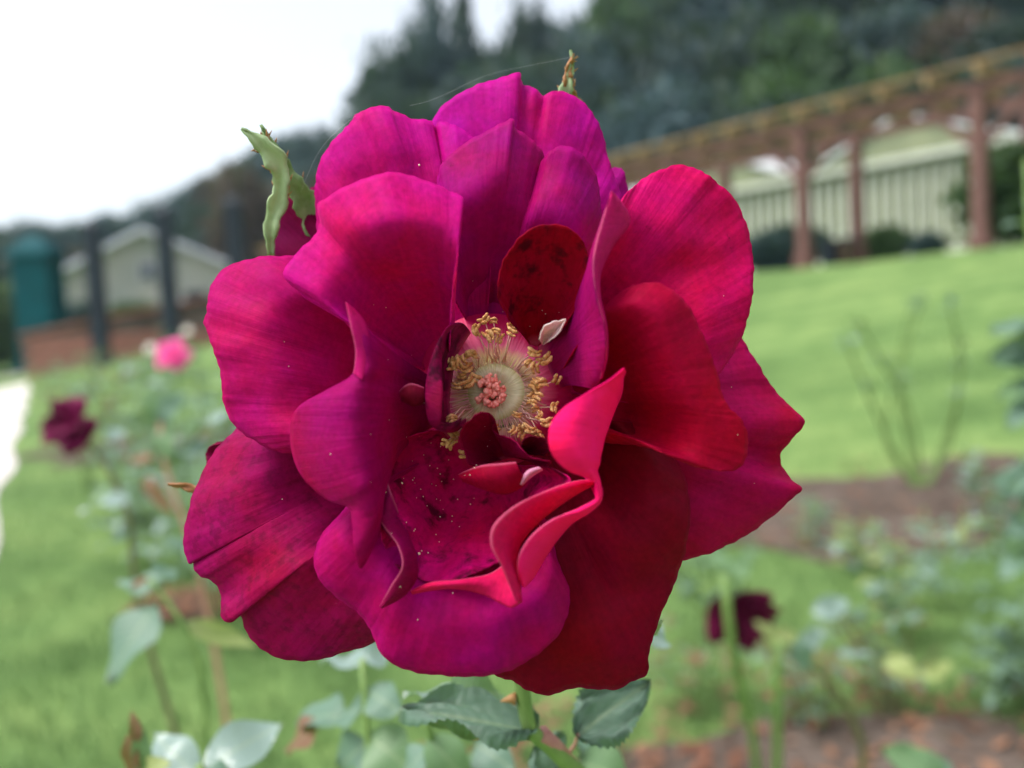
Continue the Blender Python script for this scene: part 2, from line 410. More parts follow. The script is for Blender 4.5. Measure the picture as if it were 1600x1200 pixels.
def fan(base, edge, ns=44, nt=190, spread=14, pw=1.0, curl=0.0, bow=0.0, lip=None):
    """petal surface from its claw out to a traced margin; edge points (x, y, d[, bulge])"""
    e = np.array([tuple(q) + ((np.nan,) if len(q) == 3 else ()) for q in edge], float)
    ok = ~np.isnan(e[:, 3]); e[:, 3] = np.interp(np.arange(len(e)), np.where(ok)[0], e[ok, 3]) if ok.any() else 0
    E = hermite(e, nt)
    tt = np.arange(nt); sd_ = e[:, 0].sum() * .37                      # margins are never quite clean
    E[:, 0] += 0.9 * np.sin(tt * .55 + sd_) * np.sin(tt * .131 + 2 * sd_) + 0.5 * np.sin(tt * 1.27 + sd_); E[:, 1] += 0.9 * np.sin(tt * .49 + 1.7 * sd_) * np.sin(tt * .117 + sd_) + 0.5 * np.sin(tt * 1.13 + 3 * sd_)
    E[:, 2] += 0.35 * np.sin(tt * .23 + sd_) * np.sin(tt * .07 + sd_)
    b = np.array(base, float)
    dirs = E[:, :2] - b[:2]
    mid = E[len(E) // 2, :2] - b[:2]; mid = mid / (np.linalg.norm(mid) + 1e-9); perp = np.array([-mid[1], mid[0]])
    lat = (dirs @ perp); lat = np.clip(lat / (np.abs(lat).max() + 1e-9), -1, 1)
    s = np.linspace(0, 1, ns)[:, None]
    kw = int(nt * 0.11); ker = np.exp(-0.5 * (np.arange(-kw, kw + 1) / (kw * 0.45)) ** 2); ker /= ker.sum()
    Ep = np.concatenate([np.repeat(E[:1], kw, 0), E, np.repeat(E[-1:], kw, 0)])
    ES = np.stack([np.convolve(Ep[:, c], ker, 'valid') for c in range(4)], 1)      # margin without its nicks
    loc = (s ** 9)[:, :, None]
    EE = ES[None] * (1 - loc) + E[None] * loc
    lx = (s ** 1.6)[:, :, None]; EE[:, :, :2] = (ES[None] * (1 - lx) + E[None] * lx)[:, :, :2]
    st = np.array([b[0] + perp[0] * spread * lat, b[1] + perp[1] * spread * lat])
    g = s ** pw
    G = np.zeros((ns, nt, 3))
    for k in (0, 1):
        G[:, :, k] = st[k][None, :] * (1 - g) + EE[:, :, k] * g
    # ribs bow sideways a little, so they are not straight spokes
    if bow:
        G[:, :, 0] += perp[0] * bow * np.sin(np.pi * s) * lat[None, :]
        G[:, :, 1] += perp[1] * bow * np.sin(np.pi * s) * lat[None, :]
    G[:, :, 2] = b[2] + (EE[:, :, 2] - b[2]) * s + EE[:, :, 3] * 4 * s * (1 - s) - curl * s ** 7
    if lip is not None:                                 # rises out of the cup, then the margin rolls back
        u = np.clip((s - 0.06) / 0.76, 0, 1); w = u * u * (3 - 2 * u)
        G[:, :, 2] = b[2] + (EE[:, :, 2] + lip - b[2]) * w - lip * (np.clip((s - 0.66) / 0.34, 0, 1) ** 2)
    return G
def loft(ribs, ns=36, nt=150):
    A = np.array([hermite(r, ns) for r in ribs])          # k x ns x 3
    k = len(A); A = A.transpose(1, 0, 2)                  # ns x k x 3
    out = np.array([hermite_shared(A, nt)])[0]
    return out
def hermite_shared(A, nt):
    ns, k, m = A.shape
    flat = A.transpose(1, 0, 2).reshape(k, ns * m)
    p = flat
    mean = np.linalg.norm(np.diff(A, axis=1), axis=2).mean(axis=0)
    h = np.maximum(mean, 1e-3) ** 0.7
    t = np.concatenate([[0], np.cumsum(h)])
    if k == 2:
        u = np.linspace(0, 1, nt)[:, None]; r = p[0] * (1 - u) + p[1] * u
    else:
        dl = np.diff(p, axis=0) / h[:, None]; mt = np.zeros_like(p)
        mt[1:-1] = (dl[:-1] * h[1:, None] + dl[1:] * h[:-1, None]) / (h[:-1] + h[1:])[:, None]
        mt[0] = 1.5 * dl[0] - 0.5 * mt[1]; mt[-1] = 1.5 * dl[-1] - 0.5 * mt[-2]
        u = np.linspace(0, t[-1], nt)
        i = np.clip(np.searchsorted(t, u, 'right') - 1, 0, k - 2)
        s = ((u - t[i]) / h[i])[:, None]; hh = h[i][:, None]
        r = ((2 * s**3 - 3 * s**2 + 1) * p[i] + (s**3 - 2 * s**2 + s) * hh * mt[i] + (-2 * s**3 + 3 * s**2) * p[i + 1] + (s**3 - s**2) * hh * mt[i + 1])
    return r.reshape(nt, ns, m).transpose(1, 0, 2)
def strip(c1, c2, bulge=2.0, ns=16, nt=120):
    """ribbon between two traced curves, swelling towards the viewer"""
    a = hermite(c1, nt); b = hermite(c2, nt); s = np.linspace(0, 1, ns)[:, None, None]
    G = a[None] * (1 - s) + b[None] * s
    G[:, :, 2] += bulge * 4 * (s * (1 - s))[:, :, 0]
    return G

# --- outer whorl (farthest from the viewer)
petal_obj('petal', [fan((790, 560, -17), [(690, 300, -22, -5), (672, 200, -21, -5), (686, 172, -20, -5), (718, 146, -19, -5), (760, 128, -18, -5), (796, 118, -17, -5), (811, 113, -17, -5), (813, 122, -19, -5), (818, 133, -20, -5), (836, 138, -19, -5), (850, 151, -20, -5), (858, 145, -18, -5), (880, 143, -18, -5), (908, 158, -18, -5), (934, 190, -19, -5), (946, 228, -20, -5), (955, 262, -20, -5), (968, 296, -21, -5), (974, 330, -21, -5), (975, 400, -20, -5)], lip=3)], MAG, seed=1, dshift=-6, wob=0.9)
petal_obj('petal', [fan((800, 560, -19), [(930, 300, -26), (960, 262, -26), (972, 264, -25), (980, 290, -25), (985, 330, -25), (980, 380, -24)], nt=80)], VIO, seed=2, dshift=-6)
petal_obj('petal', [fan((730, 600, -19), [(420, 430, -24), (424, 370, -24), (428, 318, -24), (435, 307, -23), (447, 308, -23), (470, 322, -23), (497, 340, -24), (520, 380, -24)], nt=90)], DRK, seed=3, dshift=-6)
petal_obj('petal', [fan((735, 600, -20), [(478, 345, -27), (480, 305, -27), (487, 293, -27), (500, 300, -27), (520, 340, -27)], nt=60)], DRK, seed=4, dshift=-6)
petal_obj('petal', [fan((720, 640, -19), [(330, 740, -26), (322, 708, -26), (330, 696, -25), (345, 691, -25), (372, 700, -25)], nt=60)], DRK, seed=5, dshift=-6)
petal_obj('petal', [fan((745, 580, -16), [(500, 400, -17, -6), (493, 320, -17, -6), (493, 285, -16, -6), (505, 242, -16, -6), (532, 208, -15, -6), (549, 190, -15, -6), (556, 180, -16, -6), (575, 170, -13, -6), (600, 166, -12, -6), (622, 176, -14, -6), (644, 186, -14, -6), (666, 187, -14, -6), (676, 192, -15, -6), (680, 198, -16, -6), (684, 191, -14, -6), (702, 193, -14, -6), (732, 209, -14, -6), (760, 240, -14, -6), (770, 300, -14, -6)], lip=4, bow=6)], (0.44, 0.003, 0.165), seed=6, dshift=-6, wob=1.1)
petal_obj('petal', [fan((740, 630, -30), [(600, 440, -30, -14), (520, 405, -26, -14), (443, 400, -15, -14), (400, 403, -14, -14), (352, 419, -15, -14), (331, 444, -15, -14), (324, 478, -13, -14), (322, 492, -13, -14), (319, 502, -14, -14), (324, 520, -13, -14), (336, 552, -12, -14), (346, 590, -12, -14), (350, 632, -12, -14), (370, 668, -11, -14), (408, 694, -10, -14), (440, 707, -10, -14), (480, 707, -10, -14), (560, 715, -10, -14)], lip=6, curl=3.5, bow=5)], (0.37, 0.002, 0.095), seed=7, dshift=3, wob=1.0)
petal_obj('petal', [fan((745, 660, -26), [(420, 640, -22, -7), (374, 668, -20, -7), (340, 700, -19, -7), (312, 748, -18, -7), (294, 800, -17, -7), (287, 848, -17, -7), (291, 872, -17, -7), (298, 881, -17, -7), (302, 875, -18, -7), (302, 884, -17, -7), (312, 900, -16, -7), (334, 908, -16, -7), (346, 935, -16, -7), (347, 966, -14, -7), (356, 972, -13, -7), (366, 968, -13, -7), (374, 958, -15, -7), (384, 985, -15, -7), (410, 1015, -15, -7), (445, 1030, -15, -7), (485, 1032, -15, -7), (535, 1020, -15, -7), (585, 1003, -15, -7), (640, 960, -15, -7)], lip=6, bow=5)], (0.26, 0.002, 0.065), seed=8, dshift=0, wob=1.1, mat=mat_petal('petal_mottled', 0.3, False, 430))
petal_obj('petal', [fan((810, 640, -18), [(1050, 520, -18, -6), (1150, 510, -18, -6), (1160, 530, -18, -6), (1185, 570, -17, -6), (1212, 612, -16, -6), (1240, 640, -15, -6), (1257, 660, -14, -6), (1248, 674, -14, -6), (1232, 692, -15, -6), (1220, 708, -16, -6), (1221, 728, -18, -6), (1236, 748, -16, -6), (1252, 765, -14, -6), (1238, 778, -14, -6), (1200, 812, -16, -6), (1150, 845, -17, -6), (1105, 865, -18, -6), (1072, 874, -19, -6), (1000, 880, -20, -6)], lip=5, bow=4)], (0.34, 0.002, 0.055), seed=9, dshift=-2, wob=1.2)
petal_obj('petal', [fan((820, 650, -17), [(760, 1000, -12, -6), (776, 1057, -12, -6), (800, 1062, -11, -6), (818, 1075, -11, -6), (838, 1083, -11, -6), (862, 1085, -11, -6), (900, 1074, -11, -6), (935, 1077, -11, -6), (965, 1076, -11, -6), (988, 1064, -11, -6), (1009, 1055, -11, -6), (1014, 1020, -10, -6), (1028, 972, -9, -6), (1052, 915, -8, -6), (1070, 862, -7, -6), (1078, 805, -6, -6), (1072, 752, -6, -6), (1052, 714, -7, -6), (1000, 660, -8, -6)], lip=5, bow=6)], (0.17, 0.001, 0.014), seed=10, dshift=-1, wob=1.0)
# --- second whorl
petal_obj('petal', [fan((770, 560, -24), [(690, 430, -10), (684, 330, -9, -3), (683, 285, -9, -3), (690, 258, -8, -3), (715, 232, -7, -2), (755, 208, -6, -2), (785, 192, -6, -2), (803, 187, -6, -1), (803, 198, -8, -2), (822, 211, -8, -3), (840, 228, -8, -4), (849, 243, -9, -4), (836, 262, -11, -4), (831, 284, -12, -4), (842, 262, -8, -3), (858, 238, -5, -2), (872, 229, -5, -2), (896, 232, -5, -2), (918, 252, -6, -2), (933, 282, -7, -2), (938, 320, -8, -2), (938, 370, -9, -2), (925, 420, -10)], lip=4, bow=6)], (0.30, 0.002, 0.14), seed=11, dshift=-2, wob=0.9)
petal_obj('petal', [fan((700, 585, -20), [(560, 560, -4, -4), (545, 508, -2, -4), (500, 480, 0, -4), (466, 455, 1, -4), (443, 427, 1, -4), (458, 402, 0, -4), (488, 372, -1, -4), (500, 350, -2, -4), (497, 320, 0, -4), (520, 303, 2, -4), (560, 283, 4, -4), (600, 271, 5, -4), (628, 271, 4, -4), (660, 281, 3, -4), (700, 297, 4, -4), (722, 309, 5, -4), (722, 330, 4, -4), (716, 375, 2, -4), (709, 430, 0, -4), (705, 480, -3, -4), (702, 530, -7, -4)], lip=4, bow=-4)], (0.46, 0.003, 0.155), seed=12, wob=0.9)
petal_obj('petal', [fan((860, 600, -19), [(950, 350, -4, -6), (985, 295, -7, -6), (1002, 282, -9, -6), (1030, 266, -10, -6), (1064, 258, -11, -6), (1090, 265, -11, -6), (1108, 275, -10, -6), (1118, 283, -11, -6), (1148, 312, -12, -6), (1168, 358, -13, -6), (1177, 415, -13, -6), (1174, 470, -13, -6), (1160, 522, -13, -6), (1140, 560, -13, -6), (1110, 600, -12, -6), (1040, 640, -10, -6)], lip=5, bow=4)], (0.48, 0.002, 0.085), seed=13, dshift=2, wob=1.1)
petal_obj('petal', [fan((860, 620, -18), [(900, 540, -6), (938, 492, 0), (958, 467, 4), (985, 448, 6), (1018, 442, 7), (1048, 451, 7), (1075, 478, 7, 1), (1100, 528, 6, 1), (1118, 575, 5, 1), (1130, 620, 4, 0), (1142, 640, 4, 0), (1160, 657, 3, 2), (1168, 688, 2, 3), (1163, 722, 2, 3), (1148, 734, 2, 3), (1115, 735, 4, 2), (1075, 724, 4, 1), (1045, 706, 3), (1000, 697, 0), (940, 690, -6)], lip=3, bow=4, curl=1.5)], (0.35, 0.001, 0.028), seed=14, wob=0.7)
petal_obj('petal', [fan((745, 690, -21), [(560, 770, -4, -5), (530, 805, -2, -5), (502, 838, 0, -5), (491, 868, 1, -5), (496, 898, 2, -6), (520, 928, 2, -6), (560, 958, 2, -7), (580, 985, 2, -7), (592, 1015, 2, -7), (612, 1036, 2, -7), (650, 1050, 2, -7), (705, 1056, 3, -7), (765, 1055, 3, -7), (805, 1043, 2, -7), (848, 1016, 2, -7), (876, 985, 1, -7), (889, 948, 0, -7), (887, 915, -1, -6), (872, 880, -3, -6), (860, 820, -6, -5)], lip=4, bow=6)], (0.33, 0.001, 0.11), seed=15, dshift=-2, wob=0.8)
# --- petals whose margins roll over
petal_obj('petal', [loft([
    [(698, 600, -16), (645, 572, -7), (597, 535, 6), (566, 505, 11), (541, 473, 12)],
    [(696, 606, -16), (648, 582, -7), (602, 553, 6), (574, 530, 12), (547, 505, 12)],
    [(694, 612, -16), (648, 592, -7), (604, 568, 6), (577, 556, 12), (556, 548, 11)],
    [(692, 622, -16), (648, 606, -8), (606, 588, 5), (578, 580, 12), (552, 583, 10)],
    [(690, 632, -16), (650, 622, -8), (604, 612, 6), (565, 604, 12), (512, 609, 7)],
    [(690, 640, -16), (650, 636, -8), (602, 634, 6), (560, 630, 12), (470, 633, 3)],
    [(688, 648, -16), (648, 652, -8), (600, 660, 6), (556, 664, 12), (455, 660, 1)],
    [(686, 654, -16), (644, 668, -8), (598, 688, 6), (556, 700, 12), (458, 712, 1)],
    [(684, 658, -16), (640, 680, -8), (598, 712, 6), (562, 732, 12), (478, 752, 2)],
    [(682, 660, -16), (636, 690, -8), (598, 730, 6), (568, 762, 12), (516, 783, 5)],
    [(680, 662, -16), (632, 698, -8), (600, 745, 5), (576, 785, 11), (545, 793, 8)],
    [(678, 664, -16), (630, 702, -8), (602, 755, 4), (582, 805, 10), (550, 812, 9)],
    [(677, 665, -16), (628, 704, -8), (603, 760, 4), (586, 820, 9), (554, 865, 10)],
    [(676, 666, -16), (627, 705, -8), (603, 765, 3), (590, 830, 7), (563, 888, 9)],
    [(675, 667, -16), (626, 706, -9), (604, 766, 2), (596, 826, 4), (580, 858, 6)],
    ], ns=50, nt=200),
    strip([(541, 472, 13), (549, 515, 13.5), (556, 548, 12.5), (553, 584, 11)], [(544, 476, 13), (571, 506, 12.5), (577, 540, 12.6), (566, 594, 12.6)], 0.5, ns=10, nt=60)], (0.27, 0.001, 0.078), flip=(1,), seed=16, wob=0.35)
petal_obj('petal', [loft([
    [(840, 545, -15), (880, 500, -10), (925, 400, 2), (948, 340, 8), (956, 299, 11)],
    [(845, 552, -15), (880, 508, -9), (914, 430, 3), (926, 385, 9), (938, 352, 12)],
    [(850, 560, -15), (878, 520, -9), (912, 460, 4), (919, 432, 10), (926, 412, 13)],
    [(852, 568, -15), (876, 532, -9), (913, 490, 4), (925, 470, 10), (930, 456, 13)],
    [(856, 580, -15), (878, 552, -9), (918, 522, 4), (936, 512, 10), (944, 507, 12)],
    [(862, 592, -15), (884, 574, -9), (918, 560, 4), (938, 556, 9), (946, 556, 10)],
    [(868, 598, -15), (888, 590, -9), (914, 588, 2), (930, 590, 6), (940, 590, 7)],
    [(874, 606, -16), (890, 602, -11), (908, 604, -2), (920, 606, 2), (928, 608, 3)],
    ], ns=60, nt=150),
    strip([(956, 298, 11), (938, 352, 12), (926, 412, 13), (930, 456, 13), (944, 507, 12), (946, 556, 10), (938, 592, 7)],
          [(957, 300, 11), (984, 345, 7), (958, 384, 8), (938, 430, 9), (938, 462, 10), (948, 510, 9), (949, 556, 7), (940, 592, 5)], 0.8, ns=12)],
    (0.29, 0.003, 0.095), flip=(1,), seed=17, wob=0.25)
petal_obj('petal', [loft([
    [(870, 655, -14), (930, 640, -7), (972, 592, 5), (977, 580, 10), (975, 575, 13)],
    [(872, 660, -14), (935, 655, -7), (972, 610, 5), (968, 592, 11), (952, 594, 15)],
    [(874, 668, -14), (935, 670, -7), (962, 632, 6), (950, 616, 13), (915, 615, 17)],
    [(876, 676, -14), (932, 685, -6), (952, 660, 7), (930, 645, 15), (880, 638, 18)],
    [(878, 684, -14), (930, 700, -5), (944, 684, 8), (920, 672, 16), (859, 668, 19)],
    [(880, 692, -14), (928, 712, -4), (940, 704, 8), (920, 700, 16), (861, 706, 19)],
    [(882, 700, -14), (926, 722, -2), (936, 726, 9), (924, 724, 15), (886, 734, 17)],
    [(884, 708, -14), (924, 734, -1), (936, 746, 9), (932, 744, 13), (920, 748, 14)],
    [(886, 714, -14), (924, 745, -1), (940, 768, 8), (940, 766, 11), (934, 762, 13)],
    [(887, 720, -14), (920, 755, -1), (936, 785, 7), (938, 784, 10), (930, 780, 12)],
    ], ns=50, nt=150),
    strip([(930, 752, 14), (934, 775, 13), (906, 794, 13), (862, 812, 14), (826, 842, 14), (809, 874, 13), (811, 904, 10), (818, 917, 8)],
          [(940, 762, 12), (939, 782, 11), (920, 801, 9), (896, 816, 6), (872, 842, 5), (850, 874, 5), (832, 904, 6), (819, 917, 8)], 2.0)],
    (0.70, 0.004, 0.125), flip=(1,), seed=18, wob=0.25, thick=0.00026)
petal_obj('petal', [fan((755, 720, -17), [(690, 672, -8), (640, 682, -4), (612, 705, -1), (600, 750, 0, -2), (588, 800, 2, -3), (598, 845, 2, -4), (620, 885, 3, -5), (648, 904, 3, -5), (700, 907, 3, -4), (742, 896, 4, -4), (775, 880, 5, -5), (805, 850, 5, -5), (850, 795, 5, -4), (892, 752, 5, -2), (872, 735, 0), (830, 728, -6)], ns=60, bow=8)], (0.47, 0.002, 0.10), mat=MSTAIN, seed=19, dshift=-2, wob=4.2, label='withered dark petal with blackish stains below the stamens')
petal_obj('petal', [strip([(936, 750, -2), (900, 752, 5), (848, 769, 10), (802, 792, 14), (769, 826, 16), (767, 850, 16), (784, 886, 15), (806, 938, 12)],
          [(938, 754, -3), (908, 768, 3), (872, 792, 4), (838, 820, 5), (813, 852, 7), (808, 876, 8), (812, 905, 8), (815, 942, 9)], 1.6),
    strip([(642, 924, 5), (672, 911, 8), (712, 907, 9), (765, 897, 7), (798, 880, 6), (806, 902, 8), (814, 930, 10)],
          [(644, 928, 5), (676, 922, 7), (716, 920, 8), (758, 930, 8), (785, 944, 9), (800, 949, 10), (814, 940, 11)], 1.2)],
    (0.40, 0.002, 0.055), flip=(0, 1), seed=20, wob=0.2, thick=0.00026)
petal_obj('petal', [strip([(612, 720, 0), (606, 752, 2), (612, 772, 4), (622, 800, 3)], [(596, 760, 1), (590, 800, 3), (596, 822, 5), (610, 840, 5)], .8, ns=10, nt=50),
    strip([(588, 804, 4), (602, 826, 7), (622, 854, 9), (628, 884, 10), (612, 914, 9), (594, 948, 7)],
          [(606, 790, 2), (630, 822, 3), (650, 868, 4), (652, 900, 5), (634, 928, 6), (596, 950, 6.5)], 1.2)], (0.22, 0.002, 0.06), seed=30, rev=False, wob=0.2, flip=())
# --- small inner petals
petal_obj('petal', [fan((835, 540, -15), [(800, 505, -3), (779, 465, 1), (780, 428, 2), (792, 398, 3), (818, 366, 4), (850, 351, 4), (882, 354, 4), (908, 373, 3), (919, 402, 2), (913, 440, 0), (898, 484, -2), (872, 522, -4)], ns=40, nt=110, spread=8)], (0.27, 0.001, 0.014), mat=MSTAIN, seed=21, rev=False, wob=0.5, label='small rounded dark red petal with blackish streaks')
petal_obj('petal_claw', [fan((848, 538, -4), [(842, 530, 1), (850, 512, 2), (864, 502, 3), (876, 502, 3), (884, 498, 3), (872, 520, 2), (858, 534, 1)], ns=10, nt=40, spread=2)], (0.80, 0.62, 0.52), seed=22, rev=False, wob=0.1)
petal_obj('petal', [loft([
    [(735, 520, -12), (722, 505, -5), (700, 510, 2), (690, 530, 2)],
    [(722, 540, -12), (700, 525, -3), (682, 540, 4), (690, 560, 4)],
    [(712, 560, -12), (690, 555, -3), (672, 568, 4), (690, 585, 5)],
    [(705, 600, -13), (684, 598, -3), (666, 602, 4), (692, 612, 6)],
    [(702, 630, -13), (684, 636, -3), (666, 636, 4), (690, 645, 6)],
    [(706, 655, -13), (690, 668, -4), (674, 664, 3), (690, 660, 5)],
    [(715, 660, -12), (710, 674, -4), (696, 674, 3), (705, 660, 4)],
    [(728, 654, -11), (726, 662, -4), (718, 666, 2), (722, 652, 3)]], ns=26, nt=70)], (0.22, 0.003, 0.06), mat=MSTAIN, seed=23, rev=False, wob=0.3)
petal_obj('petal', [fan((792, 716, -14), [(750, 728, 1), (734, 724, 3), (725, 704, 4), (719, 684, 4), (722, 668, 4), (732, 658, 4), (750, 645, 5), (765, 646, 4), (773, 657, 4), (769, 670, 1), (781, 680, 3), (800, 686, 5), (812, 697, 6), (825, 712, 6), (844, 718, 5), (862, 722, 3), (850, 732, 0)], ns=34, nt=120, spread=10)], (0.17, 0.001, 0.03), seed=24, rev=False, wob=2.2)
petal_obj('petal', [strip([(716, 742, 0), (750, 728, 5), (785, 724, 6), (806, 722, 6)], [(724, 752, 0), (760, 766, 4), (790, 772, 4), (822, 756, 3)], 1.5, nt=70)], (0.28, 0.001, 0.022), seed=25, rev=False, wob=0.4)
petal_obj('petal_claw', [strip([(812, 756, 4), (824, 736, 6), (842, 730, 6)], [(816, 758, 4), (832, 744, 5), (848, 734, 5)], 0.8, ns=8, nt=30)], (0.72, 0.30, 0.42), seed=26, rev=False, wob=0.05)
petal_obj('petal', [strip([(624, 612, 3), (640, 600, 4.5), (662, 606, 3)], [(628, 626, 3), (646, 634, 4), (664, 630, 3)], 1.2, ns=10, nt=40)], (0.14, 0.003, 0.02), seed=27, rev=False, wob=0.1)
petal_obj('petal', [fan((815, 705, -6), [(815, 695, 2), (822, 684, 3), (838, 682, 3), (854, 688, 3), (862, 700, 2), (850, 712, 0)], ns=16, nt=50, spread=6)], (0.10, 0.002, 0.016), seed=28, rev=False, wob=0.5)

# --- heart of the flower
CX, CY, HS = 775, 612, -6.0
def heart(r, ang, d):      # r in photo pixels round the centre
    return P(CX + r * math.cos(ang), CY - r * math.sin(ang), d + HS)
prof = [(0, -7.5), (10, -7.3), (22, -7.0), (30, -6.6), (38, -6.4), (46, -7.2), (54, -7.8), (64, -7.6), (76, -7.8), (90, -8.4), (108, -10), (124, -12.5)]
nA = 96
V = [heart(r * (1 + 0.03 * math.sin(3 * a + 1)), a, d) for r, d in prof for a in [2 * math.pi * j / nA for j in range(nA + 1)]]
F_ = [(i * (nA + 1) + j, (i + 1) * (nA + 1) + j, (i + 1) * (nA + 1) + j + 1, i * (nA + 1) + j + 1) for i in range(len(prof) - 1) for j in range(nA)]
me = bpy.data.meshes.new('receptacle'); me.from_pydata([tuple(v) for v in V], [], F_)
ul = me.uv_layers.new(name='UVMap'); li = np.zeros(len(me.loops), int); me.loops.foreach_get('vertex_index', li)
UVr = np.array([(j / nA, prof[i][0] / 124) for i in range(len(prof)) for j in range(nA + 1)]); ul.data.foreach_set('uv', UVr[li].ravel())
me.polygons.foreach_set('use_smooth', [True] * len(me.polygons)); me.materials.append(M_REC)
rec = link('receptacle', me, None, rose)
mb = MB()
rr = random.Random(3)
for (x, y) in [(755, 595), (762, 590), (770, 594), (776, 600), (768, 606), (760, 612), (752, 618), (758, 626), (766, 632), (774, 630), (782, 626), (786, 618), (778, 614), (770, 620), (764, 602), (748, 624), (776, 606), (784, 610), (768, 614), (760, 620), (750, 600)]:
    p = P(x, y, -3.2 + HS + rr.uniform(-.6, .6)); q = P(770 + (x - 770) * .7, 613 + (y - 613) * .7, -7 + HS)
    for _ in range(3):
        mb.ball(p + Vector((rr.uniform(-1, 1), rr.uniform(-1, 1), rr.uniform(-1, 1))) * .0006, .00038 * rr.uniform(.7, 1.3), (rr.uniform(.6, 1.4), 1, rr.uniform(.6, 1.4)), 7, 5)
    mb.tube([q, q.lerp(p, .6)], 0.00035, 6); mb.ball(p, 0.00055 * rr.uniform(.8, 1.25), (rr.uniform(.8, 1.3), 1, rr.uniform(.8, 1.3)), 8, 6)
mb.build('stigma', M_STYLE, rec)
mb = MB()
for k in range(130):                                       # hair-fine filament bases packed round the disc
    a = 2 * math.pi * k / 130 + rr.uniform(-.02, .02); r1 = rr.uniform(58, 74) + (10 if math.sin(a) < -.2 else 0)
    mb.tube([heart(44, a, -7.0), heart((44 + r1) / 2, a + rr.uniform(-.02, .02), -6.6), heart(r1, a + rr.uniform(-.03, .03), -6.4 + rr.uniform(-.4, .6))], [0.00009, 0.00008, 0.00004], 4, False)
tag(mb.build('filament_fringe', M_FIL, rose), kind='stuff')
def anther_mesh(k):
    m = MB(); q = random.Random(k)
    bend = q.uniform(-.9, .9)
    tw = q.uniform(-.5, .5); gap = q.uniform(.13, .2)
    for s in (-1, 1):
        pts = []
        for i in range(6):
            u = (i / 5 - .5)
            pts.append((u * q.uniform(.85, 1.1), s * gap * (1 - tw * u * s) + bend * (u * u - .1) * 1.3 + q.uniform(-.04, .04), 0.14 * math.sin(i * 1.9 + k + s)))
        m.tube(pts, [q.uniform(.05, .12)] + [q.uniform(.11, .19) for _ in range(4)] + [q.uniform(.05, .12)], 7)
    return mk_mesh('anther', m.v, m.f, True, M_ANTHER)
AM = [anther_mesh(k) for k in range(9)]
anth = [(757, 497), (770, 498), (746, 516), (758, 512), (766, 524), (777, 520), (784, 528), (797, 512), (803, 518), (748, 526), (711, 570), (704, 574), (722, 562), (731, 551), (728, 574), (738, 568), (720, 590), (713, 604), (728, 600), (742, 590),
        (836, 548), (846, 545), (855, 564), (836, 572), (824, 566), (840, 592), (836, 600), (858, 590), (868, 594), (838, 616), (842, 622), (834, 630), (870, 634), (858, 645), (836, 643), (842, 652), (854, 660), (806, 646), (776, 672), (790, 675), (800, 674), (812, 680), (824, 668), (836, 674), (848, 680),
        (702, 640), (708, 650), (704, 660), (712, 676), (700, 688), (706, 696), (716, 694), (724, 708), (815, 672), (696, 562), (850, 600)]
anth = [q for i, q in enumerate(anth) if i % 6 != 3]
for k, (x, y) in enumerate(anth):
    a = math.atan2(CY - y, x - CX); d = rr.uniform(-9.5, -7.0) if y < 650 else rr.uniform(-7.5, -4.5)
    x += rr.uniform(-4, 4); y += rr.uniform(-4, 4); top = P(x, y, d + rr.uniform(-.8, 1.2))
    m = MB(); m.tube([heart(47, a, -7.2), heart(rr.uniform(56, 70), a + rr.uniform(-.16, .16), rr.uniform(-5.8, -4.0)), top], [0.00016, .00014, .0001], 5)
    st = m.build('stamen', M_FIL, rose)
    L = rr.uniform(.0016, .0027)
    ex = (Rt * rr.uniform(-1, 1) + Up * rr.uniform(-1, 1) + Fw * rr.uniform(-.4, .4)).normalized()
    ez = -Fw; ey = ez.cross(ex).normalized(); ez = ex.cross(ey)
    mw = Matrix.Translation(top) @ Matrix((ex, ey, ez)).transposed().to_4x4() @ Matrix.Scale(L, 4)
    link('anther', AM[k % 9], None, st, mw=mw)
# --- hip, stem, sepals
mb = MB(); c0 = P(785, 640, -14); c1 = P(795, 720, -34); 
mb.tube([P(778, 612, -17), P(780, 625, -20), P(786, 645, -25), P(792, 690, -30)], [0.0075, 0.0068, 0.0055, 0.0032], 20)
mb.build('hip', M_STEM, rose)
mb = MB()
pts = hermite([tuple(v) for v in (P(790, 680, -29), P(798, 800, -44), P(806, 960, -50), P(815, 1065, -50), P(830, 1140, -52), P(858, 1165, -55), P(905, 1210, -60))], 40)
rad = np.interp(np.linspace(0, 1, 40), [0, .1, .6, .8, 1], [.0024, .0019, .0017, .0017, .0021])
mb.tube(pts, list(rad), 12); mb.build('stem', M_STEM, rose)
mb = MB()
pts = hermite([tuple(v) for v in (P(846, 1146, -53), P(872, 1172, -57), P(915, 1222, -62), W(960, 1300, .24)) ] + [(0.035, .22, .70), (0.03, .21, .4), tuple(ROSE_BASE)], 40)
mb.tube(pts, [.0019] * 6 + [.0032] * 34, 12); mb.build('cane', M_STEMR, rose)
mb = MB(); mb.tube([P(806, 1092, -50), P(796, 1092, -50), P(782, 1096, -49)], [.0016, .0009, .00015], 8); mb.build('thorn', M_SEPTIP, rose)
